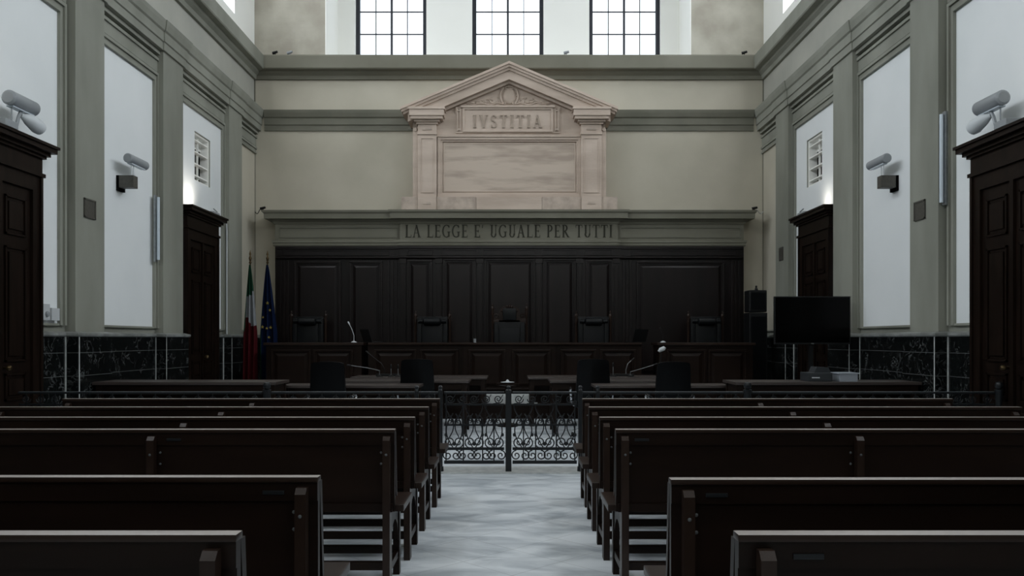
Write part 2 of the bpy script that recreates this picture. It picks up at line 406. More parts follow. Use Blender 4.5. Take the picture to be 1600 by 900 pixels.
# small louvred openings over the far doors
for X, sg, t in ((XL, 1, 'left'), (XR, -1, 'right')):
    b = MB()
    g = .03
    for z0, z1, y0, y1 in ((VZ0, VZ0+g, VY0, VY1), (VZ1-g, VZ1, VY0, VY1), (VZ0+g, VZ1-g, VY0, VY0+g), (VZ0+g, VZ1-g, VY1-g, VY1)):
        b.box(X-sg*.16, X-sg*.02, y0, y1, z0, z1)
    fr = struct(b.build('window_%d' % n, 'piers'), 'small slatted window above the far %s door' % t); n += 1
    b = MB()
    for k in range(4):
        z = VZ0+.10+k*.195
        b.prism([(X-sg*.03, z), (X-sg*.03, z+.018), (X-sg*.13, z+.024), (X-sg*.13, z+.006)], 'y', VY0+g, VY1-g)
    b.box(X-sg*.17, X-sg*.15, VY0+g, VY1-g, VZ1-.20, VZ1-g)
    b.box(X-sg*.10, X-sg*.07, (VY0+VY1)/2-.015, (VY0+VY1)/2+.015, VZ0+g, VZ1-g)
    struct(b.build('slats', 'piers', fr))
    b = MB(); b.box(X-sg*.20, X-sg*.18, VY0+.001, VY1-.001, VZ0+.001, VZ1-.001); struct(b.build('dark_backing', 'dark', fr))  # near-black sheet put in for the unlit interior behind the slats

# mouldings and cornices --------------------------------------------------------------------
b = MB(); prof = [(0, 6.58), (.05, 6.58), (.07, 6.65), (.13, 6.69), (.15, 6.72), (.25, 6.73), (.265, 6.75), (.265, 6.985), (.25, 7.01), (0, 7.012)]
path = [(XL, YF), (XL, YB), (XR, YB), (XR, YF)]
b.sweep(prof, path)
for f_ in b.b.faces:
    if all(v_.co.y > YB-.3 for v_ in f_.verts): f_.material_index = 1
trim(b, ['grey', 'olive'], 'deep grey cornice ledge running round the room under the high windows')
PR = .12
def jog(X, sg, rev=False):
    p = [(X, YF)]
    p = [(X+sg*(PR-.015), YF)]
    for a, c in PIL: p += [(X+sg*(PR-.015), a-.01), (X+sg*PR, a-.01), (X+sg*PR, c+.01), (X+sg*(PR-.015), c+.01)]
    return p+[(X+sg*(PR-.015), YB)]
b = MB(); prof = [(0, 5.55), (.03, 5.55), (.03, 5.66), (.05, 5.67), (.05, 5.80), (.075, 5.82), (.10, 5.90), (.11, 5.955), (0, 5.96)]
sp = [(-PR+.01, 5.55)]+prof[1:-1]+[(.10, 5.96), (-PR+.01, 5.965)]
for X_, sg_, side_ in ((XL, 1, 'left'), (XR, -1, 'right')):
    pth = jog(X_, sg_)
    pth[-1] = (pth[-1][0], YB-.001)
    b = MB(); b.sweep(sp, pth if sg_ > 0 else pth[::-1]); trim(b, 'grey', 'moulded band below the frieze along the %s wall' % side_)
b = MB(); b.sweep([(0, 5.55), (.03, 5.55), (.03, 5.66), (.05, 5.67), (.05, 5.80), (.075, 5.82), (.10, 5.90), (.11, 5.955), (0, 5.96)], [(XL+PR+.09, YB), (XR-PR-.09, YB)]); trim(b, 'band', 'olive grey moulded band across the back wall')
# corner quirk lines on the back wall
for side, X, sg in (('left', XL, 1), ('right', XR, -1)):
    for a, c in PIL:
        b = MB(); b.box(X+sg*.001, X+sg*PR, a, c, 1.44, 5.56)
        trim(b, 'grey', None)
    # white fields with their moulded frames
    for i, (a, c) in enumerate(WHITE_PANELS+[(15.72, 16.79)]):
        hs = [(VY0, VY1, VZ0, VZ1)] if a < VY0 < c else []
        b = MB(); b.holes('x', X, X+sg*.012, a, c, 1.53, 5.09, hs)
        trim(b, 'cream' if i == 4 else 'white', None)
        b = MB(); f = .13
        for w0, w1, pr in ((0, .025, .05), (.025, .09, .03), (.09, f, .055)):
            if i < 4:
                b.box(X, X+sg*pr, a-w1, a-w0, 1.53-.02, 5.09+w1)
                b.box(X, X+sg*pr, c+w0, c+w1, 1.53-.02, 5.09+w1)
            b.box(X, X+sg*(pr+.001), a-w0 if i < 4 else a-.05, c+w0 if i < 4 else YB, 5.09+w0, 5.09+w1)
        y0, y1 = a-.15, min(c+.15, YB)
        b.box(X, X+sg*.035, y0, y1, 5.24, 5.40); b.box(X, X+sg*.06, y0, y1, 5.40, 5.44); b.box(X, X+sg*.075, y0, y1, 5.49, 5.55)
        b.box(X, X+sg*.04, a, c, 1.505, 1.53)
        trim(b, 'grey', None)
    # black marble dado with its ledge, returned round the pilasters
    p = [(X, YF)]
    for a, c in PIL: p += [(X, a-.03), (X+sg*(PR+.02), a-.03), (X+sg*(PR+.02), c+.03), (X, c+.03)]
    p += [(X, YB)]
    if sg < 0: p = p[::-1]
    b = MB(); b.sweep([(0, 0), (.04, 0), (.04, 1.38), (0, 1.38)], p); trim(b, 'marble', 'polished black veined marble dado along the %s wall' % side)
    b = MB(); b.sweep([(0, 1.38), (.05, 1.38), (.065, 1.395), (.065, 1.42), (0, 1.44)], p); trim(b, 'ledge', None)
    b = MB()
    for z in (.50, .92, 1.19): b.sweep([(.039, z), (.042, z), (.042, z+.006), (.039, z+.006)], p)
    trim(b, 'grout', None)
    b = MB()
    for a, c in PIL:
        xx = X+sg*(PR+.06); w_ = .010 if a < 11 or a > 14 else .005
        b.box(xx-sg*w_, xx+sg*.003, a-.033-w_*.5, a-.03+w_, 0, 1.38)
        b.box(X+sg*.038, X+sg*(.044+w_), a-.070-w_, a-.069, 0, 1.38)
    trim(b, 'white_marble', None)
# back wall dado at both ends
for x0, x1 in ((XL+.045, px(430, 16.8)), (px(1165, 16.8), XR-.045)):
    b = MB(); b.box(x0, x1, YB-.04, YB, 0, 1.38); trim(b, 'marble')
    b = MB(); b.box(x0+.02, x1-.02, YB-.06, YB, 1.38, 1.44); trim(b, 'ledge')
# thin dark battens at the back corners
for X, sg in ((XL, 1), (XR, -1)):
    b = MB(); b.box(X, X+sg*.02, YB-.02, YB, 5.96, 6.58); b.box(X, X+sg*.02, YB-.02, YB, 1.5, 5.55); trim(b, 'band')

# doors -------------------------------------------------------------------------------------
dn = 1
for X, sg, side in ((XL, 1, 'left'), (XR, -1, 'right')):
    for (a, c), dist in zip(DOORS, ('near', 'far')):
        P = X+sg*.045          # in front of the dado
        b = MB(); fx = X+sg*.10; f = .16
        b.box(X+sg*.002, fx, a, a+f, 0, 3.10); b.box(X+sg*.002, fx, c-f, c, 0, 3.10); b.box(X+sg*.002, fx, a+f, c-f, 2.94, 3.10)
        for z0, z1, e, pr in ((3.10, 3.14, .03, .13), (3.14, 3.30, 0, .11), (3.30, 3.33, .03, .14), (3.33, 3.37, .06, .17), (3.37, 3.42, .10, .22), (3.42, 3.45, .12, .24)):
            b.box(X+sg*.002, X+sg*pr, a-e, c+e, z0, z1)
        b.box(fx, fx+sg*.02, a, a+.04, 0, 3.1); b.box(fx, fx+sg*.02, c-.04, c, 0, 3.1)
        d = struct(b.build('door_%d' % dn, 'door'), 'dark wooden double door with a projecting cornice, %s one on the %s wall' % (dist, side)); dn += 1
        mid = (a+c)/2
        for y0, y1, hy in ((a+f, mid-.004, mid-.07), (mid+.004, c-f, mid+.07)):
            b = MB(); b.box(X+sg*.003, X+sg*.07, y0, y1, .02, 2.94)
            leaf = struct(b.build('door_leaf', 'door', d))
            b = MB(); w = y1-y0
            for z0, z1 in ((.18, .62), (.72, 1.0), (1.12, 2.30), (2.42, 2.82)):
                m_ = .10
                for q, pr in ((0, .088), (.028, .074), (.06, .086)):
                    if q == .06: b.box(X+sg*.07, X+sg*pr, y0+m_+q, y1-m_-q, z0+q, z1-q)
                    else:
                        b.box(X+sg*.07, X+sg*pr, y0+m_+q, y0+m_+q+.02, z0+q, z1-q); b.box(X+sg*.07, X+sg*pr, y1-m_-q-.02, y1-m_-q, z0+q, z1-q)
                        b.box(X+sg*.07, X+sg*pr, y0+m_+q, y1-m_-q, z0+q, z0+q+.02); b.box(X+sg*.07, X+sg*pr, y0+m_+q, y1-m_-q, z1-q-.02, z1-q)
            struct(b.build('leaf_panels', 'door', leaf))
        b = MB(); b.box(X+sg*.07, X+sg*.10, mid-.03, mid+.03, .02, 2.94); struct(b.build('cover_strip', 'door', d))
        b = MB(); b.lathe([(.012, 0), (.012, .03), (.028, .045), (.028, .07), (.015, .085)] if sg > 0 else [(.012, 0), (.012, -.03), (.028, -.045), (.028, -.07), (.015, -.085)], (X+sg*.07, mid+.09, 1.06), 12, 'x')
        struct(b.build('door_knob', 'brass', d, smooth=True))

# ------------------------------------------------------------------ inscribed entablature over the panelling
EX0, EX1, EY = -4.67, 4.57, 16.4
CX0, CX1, CY = -2.2, 2.08, 16.34
path = [(EX0, YB-.006), (EX0, EY), (CX0, EY), (CX0, CY), (CX1, CY), (CX1, EY), (EX1, EY), (EX1, YB-.006)]
en = thing('entablature', 'grey green entablature reading LA LEGGE E\' UGUALE PER TUTTI above the wood panelling', 'entablature', (-.05, 16.6, 3.18))
b = MB(); b.sweep([(-.3, 3.18), (.02, 3.18), (.035, 3.20), (.035, 3.24), (.05, 3.25), (.05, 3.29), (0, 3.305), (0, 3.62), (-.3, 3.62)], path); b.build('frieze', 'olive', en)
b = MB(); b.sweep([(-.3, 3.62), (.02, 3.62), (.03, 3.65), (.07, 3.68), (.09, 3.70), (.17, 3.705), (.175, 3.80), (.20, 3.83), (.205, 3.867), (-.3, 3.87)], path); b.build('cornice', 'olive', en)
write("LA LEGGE E' UGUALE PER TUTTI", px(633, CY), px(957, CY), 3.35, .245, CY-.001, .010, 'letter', en, 'painted_letter', 'dark serif capital', gap=.13)
for x0, x1 in ((px(436, EY), px(622, EY)), (px(969, EY), px(1158, EY))):
    b = MB(); z0, z1, t = 3.345, 3.56, .022
    b.box(x0, x1, EY-.015, EY-.001, z0, z0+t); b.box(x0, x1, EY-.015, EY-.001, z1-t, z1); b.box(x0, x0+t, EY-.014, EY-.001, z0+t, z1-t); b.box(x1-t, x1, EY-.014, EY-.001, z0+t, z1-t)
    b.build('panel_moulding', 'band', en)

# ------------------------------------------------------------------ marble aedicule
ZB = 3.87
ae = thing('marble_aedicule', 'rosy marble aedicule with pediment, shield and the word IVSTITIA', 'monument', (-.055, 16.6, ZB))
Y0 = 16.42
b = MB(); xs = [627, 653, 682, 744, 847, 908, 940, 965]
for i in range(7):
    x0, x1 = px(xs[i], 16.3), px(xs[i+1], 16.3); pr = .04 if i in (1, 5) else 0
    b.mi = 1 if i in (0, 2, 4, 6) else 0
    b.box(x0+.003, x1-.003, 16.30-pr, YB, ZB, 4.14)
b.build('base', ['stone', 'stone2'], ae)
# body
b = MB(); bx0, bx1 = px(645, Y0), px(946, Y0)
b.box(bx0, bx1, Y0, YB-.001, 4.14, 5.80)
b.build('body', 'stone', ae)
YT = 16.5
cx = -.055; apexz = 6.75; ez = 5.86; ex = 2.115
def chev(mb, top, th, y0, y1, half):
    sl = (apexz-ez)/ex
    zt = lambda x: apexz-top-sl*abs(x-cx)
    mb.prism([(cx-half, zt(cx-half)), (cx, apexz-top), (cx+half, zt(cx+half)), (cx+half, zt(cx+half)-th), (cx, apexz-top-th), (cx-half, zt(cx-half)-th)], 'y', y0, y1)
b = MB()
chev(b, 0, .05, 16.14, YB-.001, ex); chev(b, .05, .05, 16.17, YB-.001, ex-.02); chev(b, .10, .05, 16.21, YB-.001, ex-.05); chev(b, .15, .17, 16.25, YB-.001, 1.98)
chev(b, .32, .05, 16.36, YB-.001, 1.80)
b.build('pediment', 'stone', ae)
sl = (apexz-ez)/ex
b = MB(); b.prism([(cx-1.62, 5.80), (cx+1.62, 5.80), (cx+1.62, apexz-.36-sl*1.62), (cx, apexz-.36), (cx-1.62, apexz-.36-sl*1.62)], 'y', 16.46, YB-.002)
b.build('tympanum', 'stone', ae)
for p0, p1 in ((653, 682), (908, 940)):
    x0, x1 = px(p0, 16.3), px(p1, 16.3)
    b = MB(); b.box(x0, x1, 16.30, Y0, 4.14, 5.62); t = .05
    for a, c_, z0, z1 in ((x0+t, x1-t, 4.22, 4.235), (x0+t, x1-t, 5.28, 5.295), (x0+t, x0+t+.015, 4.235, 5.28), (x1-t-.015, x1-t, 4.235, 5.28)): b.box(a, c_, 16.288, 16.30, z0, z1)
    b.box(x0-.01, x1+.01, 16.275, Y0, 5.36, 5.40)
    pil = b.build('pilaster', 'stone', ae)
    b = MB()
    for z0, z1, e in ((5.56, 5.60, .03), (5.60, 5.64, .07), (5.64, 5.70, .13), (5.70, 5.82, .155), (5.82, 5.86, .175)):
        b.box(x0-e, x1+e, 16.30-e, Y0+.05, z0, z1)
    b.build('capital', 'stone', pil)
    b = MB(); xc = (x0+x1)/2; b.box(xc-.07, xc+.07, 16.25, 16.26, 3.99, 4.03); b.build('carved_tablet', 'stone2', pil); b = MB(); b.box(xc-.09, xc+.09, 16.285, 16.30, 5.45, 5.49); b.build('carved_tablet', 'stone2', pil)
# outer scroll strips beside pilasters
for x0, x1 in ((px(645, 16.36), px(653, 16.36)), (px(940, 16.36), px(947, 16.36))):
    b = MB(); b.box(x0, x1, 16.36, Y0, 4.14, 5.45); xm = (x0+x1)/2; b.lathe([(.035, 0), (.045, .03), (.035, .06)], (xm, 16.345, 5.47), 12, 'y'); b.build('side_bracket', 'stone', ae)
# big framed slab
def frm(mb, x0, x1, z0, z1, w, y0, y1):
    mb.box(x0, x1, y0, y1, z0, z0+w); mb.box(x0, x1, y0, y1, z1-w, z1); mb.box(x0, x0+w, y0, y1, z0+w, z1-w); mb.box(x1-w, x1, y0, y1, z0+w, z1-w)
fx0, fx1, fz0, fz1 = px(684, 16.4), px(908, 16.4), pz(309, 16.4), pz(214, 16.4)
b = MB(); frm(b, fx0, fx1, fz0, fz1, .06, 16.36, Y0); frm(b, fx0+.06, fx1-.06, fz0+.06, fz1-.06, .035, 16.385, Y0); frm(b, fx0+.11, fx1-.11, fz0+.12, fz1-.12, .02, 16.405, Y0)
b.box(fx0-.02, fx1+.02, 16.34, Y0, fz1-.01, fz1+.03)
b.build('slab_frame', 'stone', ae)
b = MB(); b.box(fx0+.13, fx1-.13, 16.41, Y0, fz0+.14, fz1-.14); b.build('blank_slab', 'slab', ae, label='blank streaked marble slab')
# inscription
ix0, ix1, iz0, iz1 = px(712, 16.4), px(875, 16.4), pz(208, 16.4), pz(167, 16.4)
b = MB(); b.box(ix0, ix1, 16.40, Y0+.05, iz0, iz1); ip = b.build('inscription_panel', 'stone', ae)
b = MB(); frm(b, ix0+.14, ix1-.14, iz0+.02, iz1-.02, .035, 16.375, 16.40)
for xa in (ix0+.03, ix1-.10): frm(b, xa, xa+.07, iz0+.04, iz1-.05, .015, 16.37, 16.40); b.lathe([(.02, 0), (.03, .015), (.02, .03)], (xa+.035, 16.37, iz0+.06), 10, 'y'); b.lathe([(.02, 0), (.03, .015), (.02, .03)], (xa+.035, 16.37, iz1-.07), 10, 'y')
b.box(ix0+.1, ix1-.1, 16.35, 16.42, iz1-.02, iz1+.02)
b.build('scroll_frame', 'stone', ip)
write('IVSTITIA', px(739, 16.4), px(847, 16.4), pz(200, 16.4), pz(180, 16.4)-pz(200, 16.4), 16.40, .022, 'letter_shade', ip, 'carved_letter', gap=.24)
# shield relief
ec, ezz, eyy = cx, pz(149, 16.4), 16.46
b = MB(); b.ball((ec, eyy, ezz), .135, .06, .17, 16)
for k in (-1, 1):
    pts = [(ec+k*(.12+.055*math.sin(t*PI)), eyy-.02, ezz+.17-.34*t) for t in [i/10 for i in range(11)]]
    b.tube(pts, [.012+.012*math.sin(PI*i/10) for i in range(11)], 6)
    sp = [(ec+k*(.13+.035*math.cos(a)*(1-a/9)), eyy-.02, ezz+.14+.035*math.sin(a)*(1-a/9)) for a in [i*.5 for i in range(14)]]; b.tube(sp, .010, 6)
    sp = [(ec+k*(.09+.03*math.cos(a)*(1-a/9)), eyy-.02, ezz-.15+.03*math.sin(a)*(1-a/9)) for a in [i*.5 for i in range(14)]]; b.tube(sp, .010, 6)
b.tube([(ec+.08*math.cos(a), eyy-.03, ezz+.155+.03*math.sin(a)) for a in [i*PI/6 for i in range(13)]], .010, 6)
b.ball((ec, eyy-.01, ezz+.19), .03, .03, .025); b.build('shield', 'stone', ae, smooth=True)
b = MB(); rnd = random.Random(3)
for k in (-1, 1):
    pts = []
    for i in range(30):
        t = i/29; pts.append((ec+k*(.14+.72*t), eyy-.005, ezz-.155+.02*math.sin(t*14)))
    b.tube(pts, [.02*(1-.6*i/29) for i in range(30)], 6)
    for i in range(34):
        t = rnd.random(); x = .15+.68*t; h = (1-t)*.17
        zz = ezz-.15+rnd.random()*h; r = .012+.016*rnd.random()
        b.ball((ec+k*x, eyy-.002, zz), r*1.9, .014+.01*rnd.random(), r*.8, 8)
    for q in range(4):
        x0 = .18+.09*q
        b.tube([(ec+k*(x0+.05*t), eyy-.006, ezz-.13+.10*t*(1-q*.18)) for t in (0, .5, 1)], [.014, .012, .004], 6)
        sp = [(ec+k*(x0+.07+.03*math.cos(a)*(1-a/8)), eyy-.004, ezz-.12+.03*math.sin(a)*(1-a/8)) for a in [i*.5 for i in range(12)]]; b.tube(sp, .007, 5)
b.build('foliage_relief', 'stone', ae, smooth=True)

# ------------------------------------------------------------------ dark wood panelling behind the judges
PY = 16.44; ZT = 3.18
pn = thing('wood_panelling', 'dark carved wood panelling covering the wall behind the judges\' chairs', 'panelling', (-.05, 16.6, 0))
b = MB(); b.box(px(430, PY), px(1162, PY), PY, YB-.001, .30, ZT); b.build('backboard', 'woodv', pn)
b = MB(); b.box(px(430, PY), px(1162, PY), PY+.0, YB-.05, 0, .30); b.build('plinth', 'woodv', pn)
def rpanel(x0, x1, z0, z1, y, raised=True, name='panel', m='woodv', parent=pn, d=.05, bw=.045):
    b = MB()
    for a, c, e, f in ((x0, x1, z0, z0+bw), (x0, x1, z1-bw, z1), (x0, x0+bw, z0+bw, z1-bw), (x1-bw, x1, z0+bw, z1-bw)): b.box(a, c, y-d, y, e, f, min(.010, bw*.3))
    h = bw*.45; frm(b, x0+bw, x1-bw, z0+bw, z1-bw, h, y-d*.45, y)
    if raised:
        g = bw+h+.014; k = min(.05, (x1-x0)*.12); pr = d*.5
        A = [(x0+g, y-.002, z0+g), (x1-g, y-.002, z0+g), (x1-g, y-.002, z1-g), (x0+g, y-.002, z1-g)]
        B = [(x0+g+k, y-pr, z0+g+k), (x1-g-k, y-pr, z0+g+k), (x1-g-k, y-pr, z1-g-k), (x0+g+k, y-pr, z1-g-k)]
        va = [b.b.verts.new(p) for p in A]; vb = [b.b.verts.new(p) for p in B]
        b.face(vb); b.face(va[::-1])
        for q in range(4): b.face([va[q], va[(q+1) % 4], vb[(q+1) % 4], vb[q]])
    return b.build(name, m, parent)
zb, zt = .6, 2.90
for p0, p1, y_top in ((460, 533, 416), (546, 598, 416), (636, 676, 414), (692, 744, 412), (757, 836, 412), (848, 900, 412), (915, 958, 414), (994, 1132, 416)):
    y = PY-.06 if 620 < p0 < 970 else PY
    rpanel(px(p0, y), px(p1, y), zb, pz(y_top-8, y), y)
b = MB(); b.box(px(628, PY), px(966, PY), PY-.06, PY, .30, ZT); b.build('centre_bay', 'woodv', pn)
for p in (630, 686, 750, 842, 905, 962):
    y = PY-.06; x = px(p, y); b = MB(); b.box(x-.055, x+.055, y-.05, y, .30, 2.93, .006); b.box(x-.03, x+.03, y-.065, y-.05, .5, 2.8, .004); b.box(x-.07, x+.07, y-.07, y, 2.84, 2.93)
    b.build('pilaster', 'woodv', pn)
for p0, p1 in ((436, 452), (604, 622), (972, 988), (1142, 1158)):
    b = MB()
    for k in range(3):
        xa = px(p0, PY)+(px(p1, PY)-px(p0, PY))*k/3; b.box(xa+.005, xa+.06, PY-.03, PY, .30, 2.9, .006)
    b.build('fluted_strip', 'woodv', pn)
b = MB(); cy = PY-.06
b.sweep([(-.02, 2.93), (.06, 2.93), (.075, 2.95), (.075, 2.98), (.045, 2.99), (.045, 3.12), (.07, 3.13), (.07, 3.179), (-.02, 3.179)], [(px(432, PY), PY-.001), (px(628, PY), PY-.001), (px(628, PY), cy), (px(966, PY), cy), (px(966, PY), PY-.001), (px(1160, PY), PY-.001)])
b.build('cornice', 'woodv', pn)
for p0, p1 in ((440, 608), (636, 676), (690, 746), (754, 838), (846, 902), (914, 956), (986, 1152)):
    y = (cy if 620 < p0 < 970 else PY)-.045
    b = MB(); frm(b, px(p0, y), px(p1, y), 3.0, 3.11, .016, y-.02, y); b.build('frieze_panel', 'woodv', pn)

# ------------------------------------------------------------------ dais and the judges' desks
DZ = .30
b = MB(); b.box(-4.2, 4.15, 14.4, 16.28, 0, DZ, .01); tag(b.build('judges_platform', 'wood'), 'low dark wooden platform under the judges\' desks', 'platform')
b = MB(); b.box(-1.3, 1.2, 14.08, 14.39, 0, .25, .01); tag(b.build('footboard', 'wood'), 'low dark wooden step before the centre of the judges\' platform', 'step')
b = MB(); b.box(px(752, 14.1), px(840, 14.1), 14.12, 14.38, .25, .406, .01); tag(b.build('marble_step', 'white_marble'), 'pale marble block seen through the gate below the centre desk', 'step')
def desk(x0, x1, y, lab, panels, proj=None):
    t = thing('judges_desk', lab, 'desk', ((x0+x1)/2, y, DZ), 'desks on the judges\' platform')
    zt = 1.29
    b = MB(); b.box(x0, x1, y, y+.06, DZ+.001, zt-.05); b.box(x0, x0+.05, y+.06, y+.62, DZ+.001, zt-.05); b.box(x1-.05, x1, y+.06, y+.62, DZ+.001, zt-.05)
    if proj: b.box(proj[0], proj[1], y-.08, y, DZ+.001, zt-.05)
    b.build('body', 'wood', t)
    b = MB()
    if proj: b.sweep([(-.66, zt-.05), (.03, zt-.05), (.05, zt-.03), (.05, zt), (-.66, zt)], [(x0, y), (proj[0], y), (proj[0], y-.08), (proj[1], y-.08), (proj[1], y), (x1, y)])
    else: b.box(x0-.04, x1+.04, y-.05, y+.66, zt-.045, zt, .008)
    b.build('worktop', 'rail', t)
    b = MB(); b.box(x0-.01, x1+.01, y-.03 if not proj else y-.02, y, DZ+.001, DZ+.10)
    if proj: b.box(proj[0]-.01, proj[1]+.01, y-.105, y-.08, DZ+.001, DZ+.10)
    b.build('plinth', 'wood', t)
    for a, c, yy in panels:
        bb = rpanel(a, c, DZ+.16, zt-.12, yy, True, 'panel', 'wood', t, .045, .035)
    return t
dy = 14.6
X = lambda p, y=dy: px(p, y)
desk(X(416), X(565), dy, 'left wing of the judges\' desks, nearest the flags', [(X(424), X(486), dy), (X(490), X(552), dy)])
desk(X(575), X(1003), dy+.05, 'long centre judges\' desk with a projecting middle of two raised panels', [(X(584), X(650), dy+.05), (X(656), X(716), dy+.05), (X(732), X(790), dy-.03), (X(800), X(860), dy-.03), (X(876), X(932), dy+.05), (X(938), X(994), dy+.05)], (X(724), X(868)))
desk(X(1030), X(1176), dy, 'right wing of the judges\' desks, nearest the black loudspeakers', [(X(1042), X(1102), dy), (X(1106), X(1166), dy)])

# judges' chairs
def judge_chair(x, y, lab, big=False):
    t = thing('judge_chair', lab, 'chair', (x, y, DZ), 'high-backed chairs of the judges')
    w = .325; H = 1.52 if not big else 1.66; g = lambda z: DZ+z
    for s in (-1, 1):
        b = MB(); xx = x+s*w
        b.lathe([(.028, .45), (.022, .5), (.03, .55), (.022, .6), (.022, H-.16), (.032, H-.12), (.02, H-.08), (.032, H-.04), (.03, H), (.012, H+.02), (.016, H+.05), (.004, H+.075)], (xx, y+.25, DZ), 10)
        b.box(xx-.025, xx+.025, y+.225, y+.275, g(0), g(.46)); b.build('post', 'rail', t, smooth=True)
        b = MB(); b.box(xx-.025, xx+.025, y-.27, y-.22, g(0), g(.68), .005); b.build('leg', 'woodv', t)
        b = MB(); b.tube([(xx, y+.24, g(.70)), (xx, y, g(.71)), (xx, y-.28, g(.69)), (xx, y-.32, g(.65))], .024, 8); b.build('armrest', 'rail', t, smooth=True)
    b = MB(); b.box(x-w+.02, x+w-.02, y-.27, y+.24, g(.36), g(.43)); b.build('seat_frame', 'woodv', t)
    b = MB(); b.box(x-w+.03, x+w-.03, y-.28, y+.22, g(.43), g(.52), .03); b.build('seat', 'leather', t, smooth=True)
    top = H-.04 if not big else H-.28
    b = MB(); b.box(x-w+.035, x+w-.035, y+.21, y+.26, g(.52), g(top), .015)
    for s in (-1, 1): b.box(x+s*(w-.12), x+s*(w-.035), y+.175, y+.22, g(.6), g(top-.03), .02)
    b.box(x-w+.13, x+w-.13, y+.185, y+.22, g(.6), g(top-.12), .015)
    b.build('backrest', 'leather', t, smooth=True)
    b = MB()
    if big:
        b.box(x-.13, x+.13, y+.10, y+.20, g(H-.25), g(H-.02), .04)
    else:
        prof = [(.03, -.17), (.055, -.15), (.058, 0), (.055, .15), (.03, .17)]
        b.lathe([(r*1.3, h) for r, h in prof], (x, y+.15, g(H-.135)), 14, 'x'); b.lathe([(.03, -.27), (.04, -.26), (.04, -.18), (.03, -.17)], (x, y+.17, g(H-.13)), 12, 'x'); b.lathe([(.03, .17), (.04, .18), (.04, .26), (.03, .27)], (x, y+.17, g(H-.13)), 12, 'x')
    b.build('headrest', 'leather', t, smooth=True)
    b = MB(); b.box(x-w, x+w, y+.235, y+.265, g(H-.10 if not big else H-.32), g(H-.05 if not big else H-.24), .008)
    if big:
        b.prism([(x+.2*math.cos(a), g(H-.1+.14*math.sin(a))) for a in [PI*i/12 for i in range(13)]]+[(x-.2, g(H-.3)), (x+.2, g(H-.3))], 'y', y+.235, y+.26)
        for k in range(-3, 4): b.ball((x+k*.045, y+.235, g(H+.02-.010*k*k)), .026, .02, .035, 8)
        for s in (-1, 1):
            sp = [(x+s*(.25+.05*math.cos(a)*(1-a/9)), y+.245, g(H-.17)+.05*math.sin(a)*(1-a/9)) for a in [i*.5 for i in range(13)]]; b.tube(sp, .012, 6)
            b.box(x+s*.2, x+s*w, y+.24, y+.258, g(H-.26), g(H-.20))
    b.build('crest_rail', 'rail', t, smooth=True)
JY = 15.65
for p, l in ((477, 'black leather judge\'s chair at far left, behind the wing by the flags'), (674, 'black leather judge\'s chair left of the tall carved chair'),
             (929, 'black leather judge\'s chair right of the tall carved chair'), (1107, 'black leather judge\'s chair at far right, behind the wing by the loudspeakers')):
    judge_chair(px(p, JY), JY, l)
judge_chair(px(796, JY), JY, 'tallest carved chair with square headrest and crest at centre of the judges\' desks', True)

# ------------------------------------------------------------------ flags
def flag(p, kind, lab):
    Y = 14.9 if kind == 'it' else 15.42; x = px(p, Y); t = thing('flag', lab, 'flag', (x, Y, 0), 'flags beside the judges\' desks')
    top = pz(412, Y)
    b = MB(); b.lathe([(.20, 0), (.20, .02), (.08, .05), (.03, .10), (.03, .14)], (x, Y, 0), 20); b.build('base', 'brass', t, smooth=True)
    b = MB(); b.tube([(x, Y, .10), (x, Y, top)], .014, 8); b.build('pole', 'brass', t, smooth=True)
    b = MB(); b.lathe([(.015, 0), (.028, .02), (.015, .04), (.022, .07), (.028, .10), (.012, .14), (.02, .17), (.003, .24)], (x, Y, top), 10); b.build('finial', 'brass', t, smooth=True)
    nu, nv = 40, 44; b = MB(); z1, z0 = top-.02, .55; grid = []
    W_ = .24 if kind == 'eu' else .21
    for j in range(nv+1):
        v = j/nv; wd = W_*(.08+.92*min(1, v*1.7)**.75); row = []
        for i in range(nu+1):
            u = i/nu
            sk = .10*v if kind == 'eu' else -.02*v
            xx = x+(u-.45)*wd*(1.25 if kind == 'eu' else 1.1)+sk*wd
            yy = Y-.02-.055*(.3+v)*math.sin(u*PI*5+v*1.2)-.02*math.sin(u*PI)
            zz = z1+(z0-z1)*v-(u-.5)*.0+.06*math.sin(u*PI*2.5)*v
            row.append(b.b.verts.new((xx, yy, zz)))
        grid.append(row)
    for j in range(nv):
        for i in range(nu):
            f = b.face([grid[j][i], grid[j][i+1], grid[j+1][i+1], grid[j+1][i]])
            v, u = j/nv, i/nu
            if kind == 'it': f.material_index = 0 if v < .27-.05*u+(.28 if u < .12 else 0) else (1 if v < .42+.10*u else 2)
            elif kind == 'eu' and u < .06 and v > .2: f.material_index = 1
    c = b.build('flag_cloth', ['green', 'fwhite', 'red'] if kind == 'it' else ['blue', 'green'], t, smooth=True)
    md = c.modifiers.new('thickness', 'SOLIDIFY'); md.thickness = .004
    if kind == 'eu':
        for dx, pyy, r in ((.03, 474, .034), (.075, 485, .03), (-.06, 511, .034), (.02, 513, .03), (.09, 512, .036), (-.05, 496, .026), (.06, 527, .03)):
            z = pz(pyy, Y); b = MB(); pts = []
            for k in range(10):
                rr = r*(1 if k % 2 == 0 else .42); a = PI/2+k*PI/5; pts.append((x+dx+rr*math.cos(a), z+rr*math.sin(a)))
            b.prism(pts, 'y', Y-.115, Y-.11); b.build('gold_star', 'gold', c, label='gold star')
flag(391, 'it', 'green, white and red tricolour flag on a brass-tipped pole'); flag(418, 'eu', 'dark blue flag with gold stars beside the tricolour')

